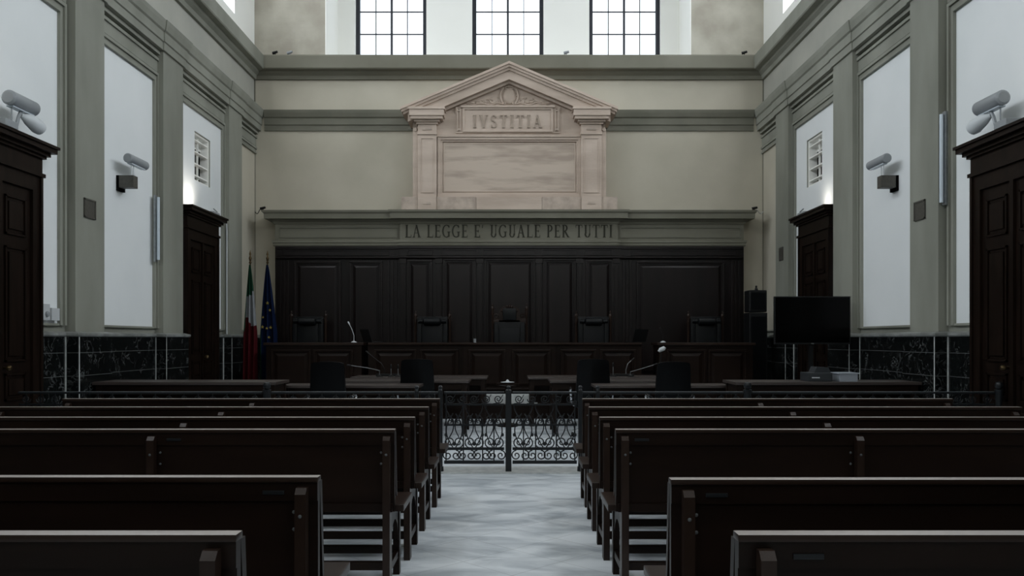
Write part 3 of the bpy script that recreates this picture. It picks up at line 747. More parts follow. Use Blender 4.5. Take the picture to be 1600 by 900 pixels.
# ------------------------------------------------------------------ loudspeakers and television
Y = 15.5; x0, x1 = px(1166, Y), px(1194, Y)
b = MB(); b.box(x0, x1, Y-.2, Y+.18, 0, pz(489, Y), .015); lo = tag(b.build('loudspeaker', 'plastic'), 'tall lower black loudspeaker cabinet right of the panelling', 'loudspeaker', 'stacked loudspeakers')
b = MB(); b.box(x0+.03, x1-.03, Y-.212, Y-.2, .5, pz(495, Y), .004); b.build('grille', 'fabric', lo)
b = MB(); b.box(x0, x1, Y-.18, Y+.15, pz(488, Y), pz(454, Y), .03); hi = tag(b.build('loudspeaker', 'plastic'), 'small upper black loudspeaker stacked on the tall cabinet', 'loudspeaker', 'stacked loudspeakers')
b = MB(); b.box(x0+.03, x1-.03, Y-.192, Y-.18, pz(484, Y), pz(458, Y), .004); b.build('grille', 'fabric', hi)
b = MB(); b.lathe([(.03, 0), (.03, .03), (.02, .05), (.02, .09)], ((x0+x1)/2+.02, Y, pz(454, Y)), 10); b.build('clamp', 'plastic', hi)
Y = 12.0; tx0, tx1, tz0, tz1 = px(1210, Y), px(1329, Y), pz(538, Y), pz(463, Y)
t = thing('television', 'large black flat television on a floor stand before the right wall', 'television', ((tx0+tx1)/2, Y, 0)); xm = (tx0+tx1)/2
b = MB(); b.box(tx0, tx1, Y, Y+.05, tz0, tz1, .008); b.build('casing', 'plastic', t)
b = MB(); b.box(tx0+.015, tx1-.015, Y-.003, Y, tz0+.025, tz1-.015); b.build('screen', 'screen', t)
b = MB(); b.box(xm-.03, xm+.03, Y+.05, Y+.11, .05, tz1-.2); b.box(xm-.2, xm+.2, Y+.05, Y+.08, tz0+.2, tz1-.2); b.build('post', 'plastic', t)
b = MB(); b.box(xm-.35, xm+.35, Y-.2, Y+.35, 0, .05, .01); b.build('base', 'plastic', t)
b = MB(); b.box(xm-.02, xm+.02, Y-.005, Y-.003, tz0+.005, tz0+.018); b.build('badge', 'steel', t)

# ------------------------------------------------------------------ tables inside the rail
def table(name, lab, x0, x1, y0, y1, z=.765, modesty=None, group='tables inside the railing', m='wood'):
    t = thing(name, lab, 'table', ((x0+x1)/2, (y0+y1)/2, 0), group)
    b = MB(); b.box(x0, x1, y0, y1, z-.035, z, .006); b.build('tabletop', 'tabletop', t)
    b = MB(); b.box(x0+.04, x1-.04, y0+.04, y0+.065, z-.13, z-.035); b.box(x0+.04, x1-.04, y1-.065, y1-.04, z-.13, z-.035); b.box(x0+.04, x0+.065, y0+.065, y1-.065, z-.13, z-.035); b.box(x1-.065, x1-.04, y0+.065, y1-.065, z-.13, z-.035)
    b.build('apron', m, t)
    for x in (x0+.03, x1-.10):
        for y in (y0+.03, y1-.10):
            b = MB(); b.box(x, x+.07, y, y+.07, 0, z-.035, .005); b.build('leg', m, t)
    if modesty:
        b = MB(); b.box(x0+.08, x1-.08, y1-.14, y1-.11, modesty, z-.13); b.build('modesty_panel', m, t)
    return t
table('long_table', 'long dark table along the left wall behind the railing', -5.0, px(433, 9.95), 9.9, 10.5, .84, .2)
tr = table('long_table', 'long dark table on the right carrying a printer and white box', px(1147, 9.95), 4.88, 9.9, 10.5, .84, .2)
table('clerk_table', 'dark table between the two left black office chairs', -2.95, px(653, 10.4), 10.56, 11.05, .765)
table('clerk_table', 'dark table between the two right black office chairs', px(931, 10.4), 2.8, 10.56, 11.05, .765)
table('lawyer_table', 'nearer left table beside the centre gap, with pale sheet-like top', -2.5, -.61, 11.75, 12.5, .765, .33)
table('lawyer_table', 'nearer right table beside the centre gap, with pale sheet-like top', px(856, 12.46), 2.5, 11.75, 12.5, .765, .33)
table('lawyer_table', 'farther left table directly before the judges\' platform', -2.5, px(762, 13.2), 12.85, 13.55, .765, .33)
table('lawyer_table', 'farther right table directly before the judges\' platform', px(824, 13.2), 2.5, 12.85, 13.55, .765, .33)
# witness stand with a pale dish
Y = 12.9; t = thing('pedestal_table', 'slim round pedestal in the gap between the tables', 'table', (px(793, Y), Y, 0))
b = MB(); b.lathe([(.16, 0), (.16, .03), (.04, .06), (.03, .4), (.03, .62), (.18, .645), (.18, .665)], (px(793, Y), Y, 0), 20); b.build('pedestal', 'wood', t, smooth=True)
b = MB(); b.lathe([(.03, 0), (.10, .012), (.11, .02), (.03, .03), (.02, .05), (.004, .06)], (px(793, Y), Y, .665), 20); tag(b.build('metal_dish', 'whitep', smooth=True), 'shiny round lidded dish on the pedestal at the centre', 'dish')
b = MB()

# ------------------------------------------------------------------ office chairs
def office_chair(x, y, lab, sc=1.0, rz=0):
    t = thing('office_chair', lab, 'chair', (x, y, 0), 'black office chairs inside the railing')
    w = .225*sc; Z = 1.085
    b = MB(); nu, nv = 14, 14; g = []
    for j in range(nv+1):
        v = j/nv; z = .52+(Z-.52)*v; r = []
        for i in range(nu+1):
            u = i/nu*2-1; ww = w*(1.06-.13*v) * (1-.03*max(0, (v-.93)/.07)**2)
            zz = z-(.014*u*u+.010*abs(u)**10)*v
            r.append((x+u*ww, y-.24-.05*(1-u*u)-.05*v, zz))
        g.append(r)
    for k in (0, 1):
        vs = [[b.b.verts.new((p[0], p[1]+k*.07, p[2])) for p in r] for r in g]
        for j in range(nv):
            for i in range(nu): b.face([vs[j][i], vs[j][i+1], vs[j+1][i+1], vs[j+1][i]])
        if k == 0: A = vs
        else:
            B = vs
            loop = lambda q: [q[0][i] for i in range(nu)]+[q[j][nu] for j in range(nv)]+[q[nv][nu-i] for i in range(nu)]+[q[nv-j][0] for j in range(nv)]
            la, lb = loop(A), loop(B)
            for i in range(len(la)): b.face([la[i], la[(i+1) % len(la)], lb[(i+1) % len(la)], lb[i]])
    b.build('backrest', 'fabric', t, smooth=True)
    b = MB(); b.box(x-w, x+w, y-.22, y+.24, .42, .52, .035); b.build('seat', 'fabric', t, smooth=True)
    b = MB(); b.tube([(x, y-.26, .6), (x, y-.24, .44), (x, y-.05, .40)], .022, 8); b.build('back_bar', 'chrome', t, smooth=True)
    for s in (-1, 1):
        b = MB(); b.tube([(x+s*w*.8, y-.02, .42), (x+s*(w+.05), y-.02, .46), (x+s*(w+.06), y-.12, .66), (x+s*(w+.055), y+.1, .675), (x+s*(w+.05), y+.2, .64), (x+s*(w+.04), y+.12, .46)], .016, 8); b.build('armrest', 'chrome', t, smooth=True)
    b = MB(); b.tube([(x, y, .09), (x, y, .41)], .028, 10); b.build('gas_column', 'chrome', t, smooth=True)
    for k in range(5):
        a = 2*PI*k/5+.3; c = (x+.27*math.cos(a), y+.27*math.sin(a))
        b = MB(); b.tube([(x+.02*math.cos(a), y+.02*math.sin(a), .12), (c[0], c[1], .075)], [.026, .016], 8); lg = b.build('leg', 'chrome', t, smooth=True)
        b = MB(); b.lathe([(.026, -.018), (.03, -.012), (.03, .012), (.026, .018)], (c[0], c[1], .03), 12, 'x'); b.tube([(c[0], c[1], .03), (c[0], c[1], .08)], .008, 6); b.build('caster', 'plastic', lg, smooth=True)
office_chair(px(519, 10.15), 10.15, 'leftmost black office chair, back to the benches', .92)
office_chair(px(655, 11.45), 11.45, 'second black office chair from the left, just left of the gate')
office_chair(px(924, 11.45), 11.45, 'black office chair just right of the gate', 1.0)
office_chair(px(1046, 10.15), 10.15, 'rightmost black office chair, back to the benches', .92)

# ------------------------------------------------------------------ microphones, laptops and small desk things
def mic(x, y, z, pts, lab, m='steel', base='plastic', group='gooseneck microphones', br=.05):
    t = thing('desk_microphone', lab, 'microphone', (x, y, z), group)
    b = MB(); b.lathe([(br, 0), (br, .012), (br*.6, .022), (.01, .03)], (x, y, z), 14); b.build('base', base, t, smooth=True)
    P = [(x, y, z+.025)]+pts
    b = MB(); b.tube(P, .006, 6); b.build('gooseneck', m, t, smooth=True)
    d = (Vector(P[-1])-Vector(P[-2])).normalized(); e = Vector(P[-1])
    b = MB(); b.tube([e-d*.01, e+d*.01, e+d*.05, e+d*.06], [.008, .013, .013, .006], 8); b.build('microphone_head', m if m == 'whitep' else 'plastic', t, smooth=True)
y = 14.8; z = 1.29
mic(px(553, y), y, z, [(px(553, y), y, pz(524, y)), (px(550, y), y, pz(515, y)), (px(546, y), y, pz(507, y))], 'pale gooseneck microphone on the left wing of the judges\' desks', 'whitep', 'whitep')
mic(px(1036, y), y, z, [(px(1036, y), y, pz(524, y)), (px(1033, y), y, pz(516, y))], 'short gooseneck microphone on the right wing of the judges\' desks', 'plastic', 'whitep')
zt = .765
y = 13.0
mic(px(593, y), y, zt, [(px(593, y), y, pz(579, y)), (px(575, y), y, pz(575, y)), (px(548, y), y, pz(571, y))], 'steel microphone with arm stretched flat left, on the farther left table')
mic(px(601, y+.3), y+.3, zt, [(px(601, y+.3), y+.3, pz(577, y+.3)), (px(596, y+.3), y+.3, pz(568, y+.3)), (px(583, y+.3), y+.3, pz(558, y+.3)), (px(576, y+.3), y+.3, pz(552, y+.3))], 'microphone with a long curved neck on the farther left table', 'plastic')
mic(px(611, y), y, zt, [(px(611, y), y, pz(575, y))], 'short upright microphone left of another, on the farther left table')
mic(px(622, y), y, zt, [(px(622, y), y, pz(575, y))], 'short upright microphone nearest the second black office chair')
mic(px(985, y), y, zt, [(px(985, y), y, pz(581, y)), (px(1003, y), y, pz(576, y)), (px(1022, y), y, pz(570, y))], 'steel microphone with arm stretched flat right, on the farther right table')
mic(px(978, y+.3), y+.3, zt, [(px(978, y+.3), y+.3, pz(578, y+.3)), (px(981, y+.3), y+.3, pz(568, y+.3)), (px(987, y+.3), y+.3, pz(563, y+.3))], 'microphone with a bent neck on the farther right table')
mic(px(958, y), y, zt, [(px(958, y), y, pz(572, y))], 'short upright microphone on the farther right table')
def laptop(x, y, z, lab, ang):
    t = thing('laptop', lab, 'laptop', (x, y, z), 'laptops on the judges\' desks')
    t.rotation_euler = (0, 0, ang)
    b = MB(); b.box(-.16, .16, -.11, .11, 0, .018, .004); b.build('keyboard_base', 'plastic', t, loc=(0, 0, 0))
    b = MB(); b.prism([(-.11, .018), (-.10, .018), (-.175, .235), (-.185, .235)], 'x', -.16, .16); b.build('screen_lid', 'plastic', t, loc=(0, 0, 0))
laptop(px(583, 14.95), 14.95, 1.29, 'grey laptop at the left end of the centre judges\' desk', -.9)
laptop(px(992, 14.95), 14.95, 1.29, 'grey laptop at the right end of the centre judges\' desk', .6)
b = MB(); b.lathe([(.022, 0), (.026, .07), (.024, .07), (.020, .006)], (px(742, 14.8), 14.8, 1.29), 12); tag(b.build('drinking_glass', 'lampgrey', smooth=True), 'small glass on the centre judges\' desk, left of the carved chair', 'glass')
y = 13.3; lx = px(1034, y)
t = thing('desk_lamp', 'small desk lamp with bright white head above the farther right table', 'lamp', (lx, y, .765))
b = MB(); b.lathe([(.07, 0), (.07, .015), (.012, .03)], (lx, y, .765), 14); b.build('base', 'plastic', t, smooth=True)
b = MB(); b.tube([(lx, y, .78), (lx-.02, y, 1.0), (lx, y, 1.15)], .008, 6); b.build('stem', 'plastic', t, smooth=True)
b = MB(); b.tube([(lx-.05, y, 1.15), (lx-.02, y, 1.18), (lx+.04, y, 1.205), (lx+.06, y, 1.20)], [.02, .036, .036, .015], 10); b.build('lamp_shade', 'whitep', t, smooth=True)
# conference units
for p0, p1, lab in ((588, 630, 'flat black control unit among the microphones on the left'), (953, 990, 'flat black control unit among the microphones on the right')):
    y = 13.22; b = MB(); b.box(px(p0, y), px(p1, y), y-.05, y+.02, .765, .80, .006); tag(b.build('control_unit', 'plastic'), lab, 'control unit', 'conference control units')
# printer and box on the right table
y = 10.1; z = .84
t = thing('printer', 'dark grey printer on the right long table', 'printer', (px(1277, y), y, z))
y = 10.1; b = MB(); b.box(px(1259, y), px(1296, y), y-.1, y+.2, z, pz(582, y), .01); b.build('body', 'printer', t)
b = MB(); b.prism([(px(1270, y), pz(582, y)), (px(1296, y), pz(582, y)), (px(1292, y), pz(574, y)), (px(1274, y), pz(573, y))], 'y', y-.05, y+.15); b.build('scanner_lid', 'printer', t)
b = MB(); b.box(px(1264, y), px(1276, y), y-.105, y-.1, z+.04, z+.055); b.build('control_panel', 'whitep', t)
b = MB(); b.box(px(1307, y), px(1335, y), y-.1, y+.15, z, pz(584, y), .004); b.box(px(1305, y), px(1337, y), y-.11, y+.16, pz(584, y), pz(582, y)); tag(b.build('paper_box', 'paper'), 'low white box of paper right of the printer', 'box')

# ------------------------------------------------------------------ iron railing and gate
GY = 8.44; RZ = .818
def cscroll(mb, cx_, cz, r, turn=1.6, a0=0, hand=1, th=.006, sx=1):
    pts = []
    n_ = 22
    for i in range(n_+1):
        a = a0+hand*2*PI*turn*i/n_; rr = r*(1-.85*i/n_)
        pts.append((cx_+sx*rr*math.cos(a), GY, cz+rr*math.sin(a)))
    mb.tube(pts, th, 6)
def bars(x0, x1, zs_, t=.009):
    b = MB()
    for z in zs_: b.box(x0, x1, GY-.010, GY+.010, z-t, z+t)
    return b
z2, z3, z4, z5 = pz(632, GY), pz(664, GY), pz(701, GY), pz(722, GY)
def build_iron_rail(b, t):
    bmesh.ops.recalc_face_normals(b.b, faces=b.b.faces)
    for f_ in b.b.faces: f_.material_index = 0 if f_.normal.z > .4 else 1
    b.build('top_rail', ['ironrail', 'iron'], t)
def gate(x0, x1, lab, hand):
    t = thing('gate_leaf', lab, 'gate', ((x0+x1)/2, GY, 0), 'leaves of the wrought iron gate')
    b = MB(); b.box(x0, x1, GY-.022, GY+.022, RZ-.022, RZ, .004); build_iron_rail(b, t)
    bars(x0, x1, (z2, z3)).build('cross_bar', 'iron', t)
    b = MB(); b.box(x0, x1, GY-.014, GY+.014, z4-.013, z4+.013); b.box(x0, x1, GY-.016, GY+.016, z5-.016, z5+.016); b.build('bottom_rail', 'iron', t)
    w = x1-x0
    b = MB()
    for u in (0.03, .32, .64, .83) if hand > 0 else (.17, .36, .68, .97):
        b.box(x0+w*u-.006, x0+w*u+.006, GY-.007, GY+.007, z5, RZ-.02 if u in (.03, .97, .32, .68) else z3+.07)
    b.build('upright_bar', 'iron', t)
    b = MB()
    k = 5
    for i in range(k):          # top band rings and bottom band scrolls
        c = x0+w*(i+.5)/k
        cscroll(b, c, (RZ-.02+z2)/2, .046, 1.7, (PI if i % 2 else 0), 1 if i % 2 else -1, .0055)
        b.tube([(c-.05, GY, z2+.01), (c, GY, (RZ+z2)/2-.05), (c+.05, GY, RZ-.03)], .004, 5)
    b.build('top_scrollwork', 'iron', t)
    b = MB()
    for i in range(4):
        c = x0+w*(i+.5)/4; zc = (z4+z5)/2
        for s in (-1, 1): cscroll(b, c+s*.043, zc, .052, 1.4, PI/2, -s, .0065, 1)
    b.build('bottom_scrollwork', 'iron', t)
    b = MB(); zm = (z3+z4)/2
    q = 3
    for i in range(q):
        c = x0+w*(i+.5)/q; hw = w/q/2
        for s in (-1, 1):
            # S-shaped leaf scrolls rising from the rail
            pts = [(c+s*(hw*.15+hw*.65*math.sin(PI*v)), GY, z4+.015+(z3-z4+.10)*v) for v in [j/12 for j in range(13)]]
            b.tube(pts, .0065, 6)
            cscroll(b, c+s*hw*.42, z4+.065, .058, 1.5, -PI/2, s, .0065)
            cscroll(b, c+s*hw*.40, z3+.03, .040, 1.5, PI/2, s, .0055)
            b.tube([(c+s*hw*(.48+.40*math.cos(PI*1.5*v)), GY, z2-.005+(z4+.12-z2)*v) for v in [j/14 for j in range(15)]], .0058, 6)
            b.tube([(c+s*hw*(.06+.88*v), GY, z3+.01+.085*math.sin(PI*v)) for v in [j/10 for j in range(11)]], .005, 6)
            b.ball((c+s*hw*.85, GY, zm+.02), .014, .01, .02, 8)
        b.ball((c, GY, z4+.05), .022, .015, .022, 8)
        b.ball((c, GY, z3), .016, .013, .016, 8)
    b.build('centre_scrollwork', 'iron', t, smooth=True)
    return t
GX = px(794.5, GY); GL, GR = px(690, GY), px(905, GY)
gate(GL+.027, GX-.044, 'left leaf of the low wrought iron gate at the end of the aisle', 1)
gate(GX+.041, GR-.0245, 'right leaf of the low wrought iron gate at the end of the aisle', -1)
def post(x, lab, w=.028, h=.85, knob=.02, foot=True):
    t = thing('gate_post', lab, 'post', (x, GY, 0), 'posts of the wrought iron railing')
    b = MB(); b.box(x-w, x+w, GY-w, GY+w, 0, RZ+.004, .004); b.build('shaft', 'iron', t)
    b = MB(); b.lathe([(w*1.0, 0), (w*1.05, .01), (w*.7, .02), (knob, .035), (knob*1.1, .045), (knob*.5, .06)], (x, GY, RZ+.004), 12); b.build('knob', 'iron', t, smooth=True)
    if foot:
        b = MB(); b.lathe([(w*1.5, 0), (w*1.5, .02), (w*1.42, .05), (w*1.4, .06)], (x, GY, 0), 12); b.build('foot', 'iron', t, smooth=True)
post(GX, 'centre post where the two gate leaves meet', .03, foot=False)
post(GL-.012, 'iron post at the left hinge side of the gate', .022)
post(GR+.012, 'iron post at the right hinge side of the gate', .022)
post(px(651, GY), 'slim iron railing post between the left gate hinge and the left newel', .02)
post(px(934, GY), 'slim iron railing post between the right gate hinge and the right newel', .02)
def newel(x, lab):
    t = thing('newel_post', lab, 'post', (x, GY, 0), 'round newels of the iron railing')
    b = MB(); b.lathe([(.043, 0), (.043, .04), (.036, .08), (.03, .2), (.03, .72), (.04, .76), (.035, .80), (.042, .84)], (x, GY, 0), 14); b.build('shaft', 'iron', t, smooth=True)
    b = MB(); b.lathe([(.02, 0), (.036, .02), (.04, .045), (.03, .07), (.004, .08)], (x, GY, .84), 14); b.build('ball_finial', 'iron', t, smooth=True)
newel(px(417, GY), 'round iron newel with ball top, left side of the railing')
newel(px(1168, GY), 'round iron newel with ball top, right side of the railing')
newel(4.94, 'round iron newel at the far right end of the railing by the near door')
def railing(x0, x1, lab):
    t = thing('iron_railing', lab, 'railing', ((x0+x1)/2, GY, 0), 'fixed sections of the iron railing')
    b = MB(); b.box(x0, x1, GY-.022, GY+.022, RZ-.022, RZ, .004); build_iron_rail(b, t)
    b = MB(); b.box(x0, x1, GY-.016, GY+.016, z5-.016, z5+.016); b.build('bottom_rail', 'iron', t)
    b = bars(x0, x1, (z2, z3, z4)); k = max(1, round((x1-x0)/.145))
    for i in range(k):
        c = x0+(x1-x0)*(i+.5)/k
        cscroll(b, c, (RZ-.02+z2)/2, .046, 1.7, (PI if i % 2 else 0), 1 if i % 2 else -1, .0055)
        b.box(c-.006, c+.006, GY-.006, GY+.006, z5, RZ-.02)
        cscroll(b, c, (z3+z4)/2, .06, 1.5, PI/2, 1 if i % 2 else -1, .006)
    b.build('scrollwork', 'iron', t)
railing(px(654.2, GY), GL-.035, 'short railing section left of the gate'); railing(GR+.035, px(930.9, GY), 'short railing section right of the gate')
railing(px(417, GY)+.045, px(647.9, GY), 'railing section between the left newel and slim post'); railing(px(937.2, GY), px(1168, GY)-.045, 'railing section between the right newel and slim post')
railing(-5.0, px(417, GY)-.045, 'long railing section from the left newel to the left wall'); railing(px(1168, GY)+.045, 4.89, 'long railing section from the right newel to the right wall')
# threshold
b = MB(); b.box(GL-.3, GR+.3, GY-.10, GY+.32, 0, .012, .003); struct(b.build('threshold_slab', 'white_marble'), 'pale marble threshold under the gate')

# ------------------------------------------------------------------ benches
BH = .87
def bench(y0, inner, posts, outer, lab, plate=None):
    """y0 = plane of the back board towards the camera; inner = aisle end, outer = wall end (x)"""
    s = 1 if outer > inner else -1
    t = thing('court_bench', lab, 'bench', ((inner+outer)/2, y0+.2, 0), 'dark wooden benches of the public')
    xa, xb = min(inner, outer), max(inner, outer)
    b = MB(); b.box(xa+.003, xb-.003, y0+.012, y0+.040, .43, BH-.02)
    # raised border round the board
    b.box(xa+.003, xb-.003, y0+.004, y0+.012, BH-.085, BH-.0195); b.box(xa+.012, xb-.012, y0-.002, y0+.012, .43, .475, .003)
    b.build('back_board', 'wood', t)
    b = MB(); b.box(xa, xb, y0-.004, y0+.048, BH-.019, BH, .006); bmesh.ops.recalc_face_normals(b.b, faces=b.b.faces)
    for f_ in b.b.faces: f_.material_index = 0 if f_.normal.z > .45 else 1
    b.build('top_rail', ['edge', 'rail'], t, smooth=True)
    b = MB(); b.prism([(y0+.041, BH-.021), (y0+.075, BH-.021), (y0+.11, .50), (y0+.085, .50)], 'x', xa+.003, xb-.003); b.build('backrest', 'wood', t)
    sa, sb = (posts[0]-.082, xb+.004) if s > 0 else (xa-.004, posts[0]+.082)
    b = MB(); b.box(sa, sb, y0+.045, y0+.43, .423, .46, .007); b.build('seat', 'rail', t)
    b = MB(); b.box(xa+.05, xb-.05, y0+.36, y0+.385, .34, .425); b.build('apron', 'wood', t)
    for nm, yy in (('back_stretcher', y0+.006), ('front_stretcher', y0+.355)):
        b = MB(); b.box(xa+.05, xb-.05, yy, yy+.035, .118, .162, .003); b.build(nm, 'wood', t)
    for x in posts:
        b = MB(); w = .019
        b.box(x-w, x+w, y0-.040, y0+.003, 0, BH-.055)
        b.prism([(y0-.040, BH-.055), (y0+.003, BH-.055), (y0+.003, BH-.035), (y0-.022, BH-.035)], 'x', x-w, x+w)
        b.box(x-w, x+w, y0+.003, y0+.045, 0, .425); p = b.build('post', 'rail', t)
        bp = [(x, y0-.0395, BH-.13)]
        for dx in (-1, 1):
            if abs(x-posts[0]) < 1e-6 and dx == -s: continue
            for zz in (BH-.125, BH-.185): bp.append((x+dx*.034, y0+.0125, zz))
        for q in bp:
            b = MB(); b.lathe([(.001, -.006), (.006, -.004), (.007, 0)], q, 8, 'y'); b.build('bolt', 'bolt', p, smooth=True)
        b = MB(); b.box(x-w, x+w, y0+.345, y0+.395, 0, .425, .003); b.build('front_leg', 'wood', t)
        b = MB()   # arched side board
        pts = [(y0+.045, .425), (y0+.045, .20)]+[(y0+.195-.14*math.cos(PI*i/8), .20+.15*math.sin(PI*i/8)) for i in range(9)]+[(y0+.345, .20), (y0+.345, .425)]
        b.prism(pts, 'x', x-.012, x+.012); b.box(x-.012, x+.012, y0+.045, y0+.345, .10, .14); b.build('side_board', 'wood', t)
    if plate is not None:
        b = MB(); b.box(plate-.038, plate+.038, y0-.001, y0+.005, BH-.062, BH-.048, .002); b.build('metal_plate', 'iron', t, label='small dark metal plate')
ordn = ('nearest', 'second', 'third', 'fourth', 'fifth', 'farthest')
LROWS = [(2.046, -.677, [-.735, -2.15, -3.6], None), (2.90, -.676, [-.729, -2.15, -3.6], px(427, 2.9)), (4.426, -.623, [-.664, -1.91, -3.16], px(665/1, 4.4) if 0 else px(268, 4.4)),
         (5.115, -.598, [-.642, -2.01, -3.38], None), (5.887, -.590, [-.634, -2.05, -3.61], None), (6.71, -.583, [-.624, -2.09, -3.57], None)]
RROWS = [(2.046, .5556, [.62, 2.0, 3.4], px(1264, 2.046)), (2.85, .544, [.60, 2.0, 3.4], px(1120, 2.85)), (4.426, .5515, [.598, 1.84, 3.08], px(1003, 4.426)),
         (5.115, .539, [.578, 1.93, 3.28], None), (5.887, .5434, [.584, 1.98, 3.55], None), (6.71, .568, [.604, 1.998, 3.50], None)]
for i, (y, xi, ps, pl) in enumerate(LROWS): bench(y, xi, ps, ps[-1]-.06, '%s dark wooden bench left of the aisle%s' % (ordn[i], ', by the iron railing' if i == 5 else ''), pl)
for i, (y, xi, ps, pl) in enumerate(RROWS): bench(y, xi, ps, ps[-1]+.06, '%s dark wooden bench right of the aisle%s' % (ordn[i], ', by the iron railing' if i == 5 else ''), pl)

# ------------------------------------------------------------------ lamps and small things on the side walls
def spot(name, loc, target, power, size, col=(1, .9, .74)):
    l = bpy.data.lights.new(name, 'SPOT'); l.energy = power; l.spot_size = size; l.spot_blend = 1; l.color = col; l.shadow_soft_size = .09
    o = bpy.data.objects.new(name, l); COL.objects.link(o); o.location = loc
    o.rotation_euler = (Vector(target)-Vector(loc)).to_track_quat('-Z', 'Y').to_euler(); return o
for X, sg, side in ((XL, 1, 'left'), (XR, -1, 'right')):
    g = 'projector lamps on the side walls'
    # bracket lamp on the second white field
    xc = X+sg*.20
    t = thing('wall_lamp', 'grey tubular lamp on a box bracket, middle of the %s wall\'s second white field' % side, 'lamp', (X, 11.0, 3.33), g)
    b = MB(); b.box(X+sg*.012, X+sg*.05, 10.90, 11.08, 3.30, 3.50); b.build('back_plate', 'dark', t)
    b = MB(); b.box(X+sg*.05, X+sg*.24, 10.90, 11.03, 3.34, 3.50, .006); b.build('gear_box', 'bronze', t)
    b = MB(); b.tube([(xc, 10.93, 3.50), (xc, 10.93, 3.66)], .007, 6); b.tube([(xc, 10.99, 3.50), (xc, 11.0, 3.66)], .007, 6); b.build('bracket', 'whitep', t)
    b = MB(); b.lathe([(.05, -.26), (.062, -.25), (.062, .25), (.05, .26)], (xc, 11.08, 3.71), 18, 'y'); b.build('lamp_body', 'lampgrey', t, smooth=True)
    b = MB(); b.box(xc-.03, xc+.03, 10.88, 11.28, 3.643, 3.655); b.build('lens', 'tube', t)
    # big lamp on the near door cornice
    xc = X+sg*.22; y0 = 8.22
    t = thing('wall_lamp', 'large grey tubular lamp with a second small reflector on the near %s door' % side, 'lamp', (X+sg*.12, 8.3, 3.45), g)
    b = MB(); b.box(X+sg*.02, X+sg*.24, 8.15, 8.36, 3.452, 3.52, .006); b.build('base', 'lampgrey', t)
    b = MB(); b.tube([(xc, 8.28, 3.52), (xc, 8.28, 3.68)], .008, 6); b.tube([(xc, 8.36, 3.5), (xc, 8.40, 3.60), (xc, 8.44, 3.66)], .018, 6); b.build('bracket', 'lampgrey', t)
    b = MB(); b.lathe([(.055, -.02), (.075, 0), (.075, .42), (.06, .44)], (xc+sg*.01, y0, 3.74), 18, 'y'); b.build('lamp_body', 'lampgrey', t, smooth=True)
    b = MB(); b.box(xc-.035, xc+.035, y0+.03, y0+.40, 3.658, 3.672); b.build('lens', 'tube', t)
    b = MB(); b.tube([(xc, 8.44, 3.62), (xc+sg*.03, 8.52, 3.60), (xc+sg*.05, 8.64, 3.56), (xc+sg*.06, 8.69, 3.54)], [.02, .062, .078, .065], 14); b.build('reflector', 'whitep', t, smooth=True)
    spot('lamp_light', (X+sg*.30, 7.75, 3.62), (X, 7.8, 3.95), 5 if sg > 0 else 2.5, 2.4, (1, .95, .88))
    # small lamp on the far door cornice, lit
    t = thing('uplight', 'small lit uplight on top of the far %s door' % side, 'lamp', (X+sg*.12, 14.0, 3.45), 'uplights on the far doors')
    b = MB(); b.box(X+sg*.05, X+sg*.20, 13.95, 14.25, 3.452, 3.50, .01); b.build('housing', 'lampgrey', t)
    b = MB(); b.tube([(X+sg*.12, 14.25, 3.48), (X+sg*.12, 14.33, 3.54), (X+sg*.05, 14.36, 3.60)], .012, 6); b.build('bracket', 'steel', t)
    b = MB(); b.box(X+sg*.07, X+sg*.18, 13.25, 13.45, 3.452, 3.475); b.build('lens', 'glow', t)
    spot('lamp_light', (X+sg*.24, 13.35, 3.50), (X+sg*.0, 13.3, 3.75), 7 if sg > 0 else 2.5, 2.6, (1, .93, .84))
    # fluorescent batten
    if sg > 0: yy, z0, z1, nm = 11.96, 2.46, 3.42, 'second'
    else: yy, z0, z1, nm = 9.62, 2.90, 3.98, 'first'
    xx = X+sg*.06
    t = thing('tube_lamp', 'unlit vertical tube lamp on the %s wall between two white fields' % side, 'lamp', (xx, yy, z0), 'vertical tube lamps')
    b = MB(); b.box(xx, xx+sg*.03, yy-.035, yy+.035, z0, z1, .004); b.build('housing', 'steel', t)
    b = MB(); b.tube([(xx+sg*.055, yy, z0+.03), (xx+sg*.055, yy, z1-.03)], .022, 10); b.build('lamp_tube', 'tube', t, smooth=True)
    # plaque on the first pilaster
    xx = X+sg*(PR+.001)
    b = MB(); y0, y1 = (9.86, 10.13) if sg > 0 else (9.97, 10.24); z0, z1 = 2.80, 3.03
    b.box(xx, xx+sg*.012, y0, y1, z0, z1); b.box(xx+sg*.012, xx+sg*.018, y0, y1, z1-.02, z1); b.box(xx+sg*.012, xx+sg*.018, y0, y1, z0, z0+.02); b.box(xx+sg*.012, xx+sg*.018, y0, y0+.02, z0, z1); b.box(xx+sg*.012, xx+sg*.018, y1-.02, y1, z0, z1)
    tag(b.build('vent_cover', 'bronze'), 'square dark vent cover on the nearest pilaster of the %s wall' % side, 'vent cover', 'square vent covers')
xx = XR-PR-.001
b = MB(); b.box(xx-.014, xx, 15.2, 15.42, 2.80, 3.04); tag(b.build('vent_cover', 'bronze'), 'small dark vent cover on the pilaster behind the far right door', 'vent cover', 'square vent covers')
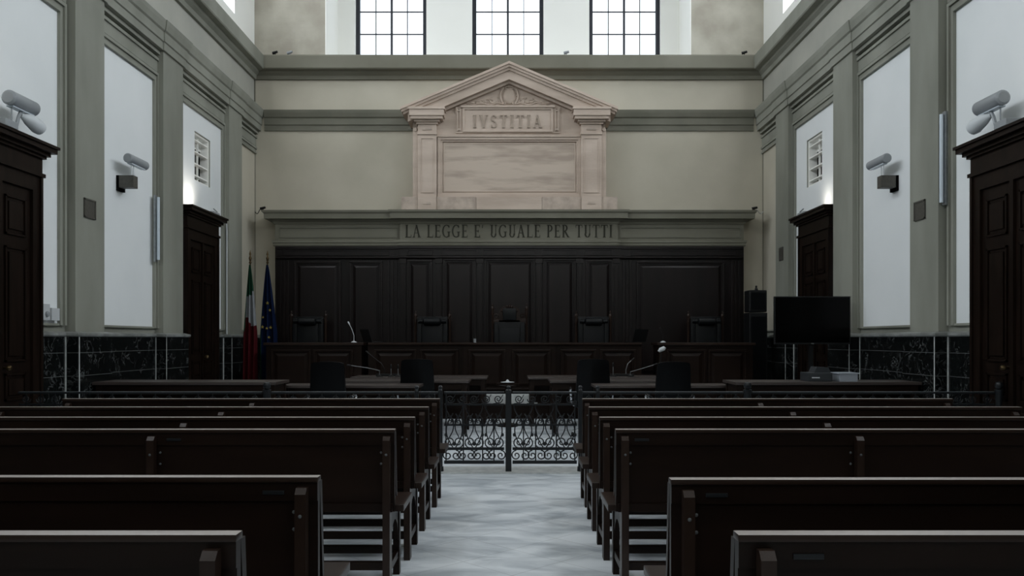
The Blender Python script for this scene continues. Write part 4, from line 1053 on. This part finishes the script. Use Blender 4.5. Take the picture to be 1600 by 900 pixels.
# sockets by the near left door
y = 9.22
t = thing('socket_box', 'pale switch and socket boxes beside the near left door', 'socket', (XL, y, 1.55))
b = MB(); b.box(XL+.012, XL+.06, 9.12, 9.26, 1.56, 1.74, .006); b.build('box', 'plaque', t); b = MB(); b.box(XL+.012, XL+.07, 9.28, 9.44, 1.56, 1.70, .006); b.build('box', 'plaque', t)
b = MB(); b.lathe([(.03, 0), (.03, .02), (.02, .025)], (XL+.06, 9.19, 1.63), 12, 'x'); b.build('rotary_switch', 'lampgrey', t)
# conduit on the left wall by the far door
xx = XL+.085
b = MB(); b.tube([(xx, 14.92, 1.0), (xx, 14.92, 3.3), (xx, 14.90, 3.45)], .014, 8); tag(b.build('conduit_pipe', 'plaque', smooth=True), 'thin pale conduit pipe beside the far left door', 'pipe')
# spotlights and cables at the ledges
def clip(x, y, z, lab, m='plastic', r=.04):
    t = thing('ledge_spotlight', lab, 'spotlight', (x, y, z), 'little spotlights on the ledges')
    b = MB(); b.lathe([(r, 0), (r, .01), (.01, .015), (.01, .04)], (x, y, z), 10); b.build('foot', m, t)
    b = MB(); b.tube([(x-.05, y, z+.05), (x+.05, y-.02, z+.075)], [.03, .022], 10); b.build('lamp_head', m, t, smooth=True)
clip(px(411, 16.4), 16.4, 3.87, 'little dark spotlight on the left end of the inscribed cornice'); clip(px(1179, 16.4), 16.4, 3.87, 'little dark spotlight on the right end of the inscribed cornice')
clip(px(430, 16.62), 16.62, 7.012, 'dark little spotlight nearest the left corner on the high ledge'); clip(px(453, 16.62), 16.62, 7.012, 'small grey spotlight on the high ledge left of the windows', 'lampgrey', .03)
clip(px(1163, 16.62), 16.62, 7.012, 'dark little spotlight nearest the right corner on the high ledge'); clip(px(885, 16.62), 16.62, 7.012, 'tiny grey spotlight on the high ledge between two windows', 'lampgrey', .03)
for x0, x1, lab in ((px(405, 16.4)-.02, XL+.02, 'thin black cable from the left end of the inscribed cornice to the corner'), (px(1184, 16.4)+.02, XR-.02, 'thin pale cable from the right end of the inscribed cornice to the corner')):
    b = MB(); b.tube([(x0+(x1-x0)*k/8, 16.5+.035*k, 3.92-.0*k-.06*math.sin(PI*k/8)) for k in range(9)], .008, 6)
    tag(b.build('cable', 'plastic' if x0 < 0 else 'plaque', smooth=True), lab, 'cable', 'cables at the cornice ends')
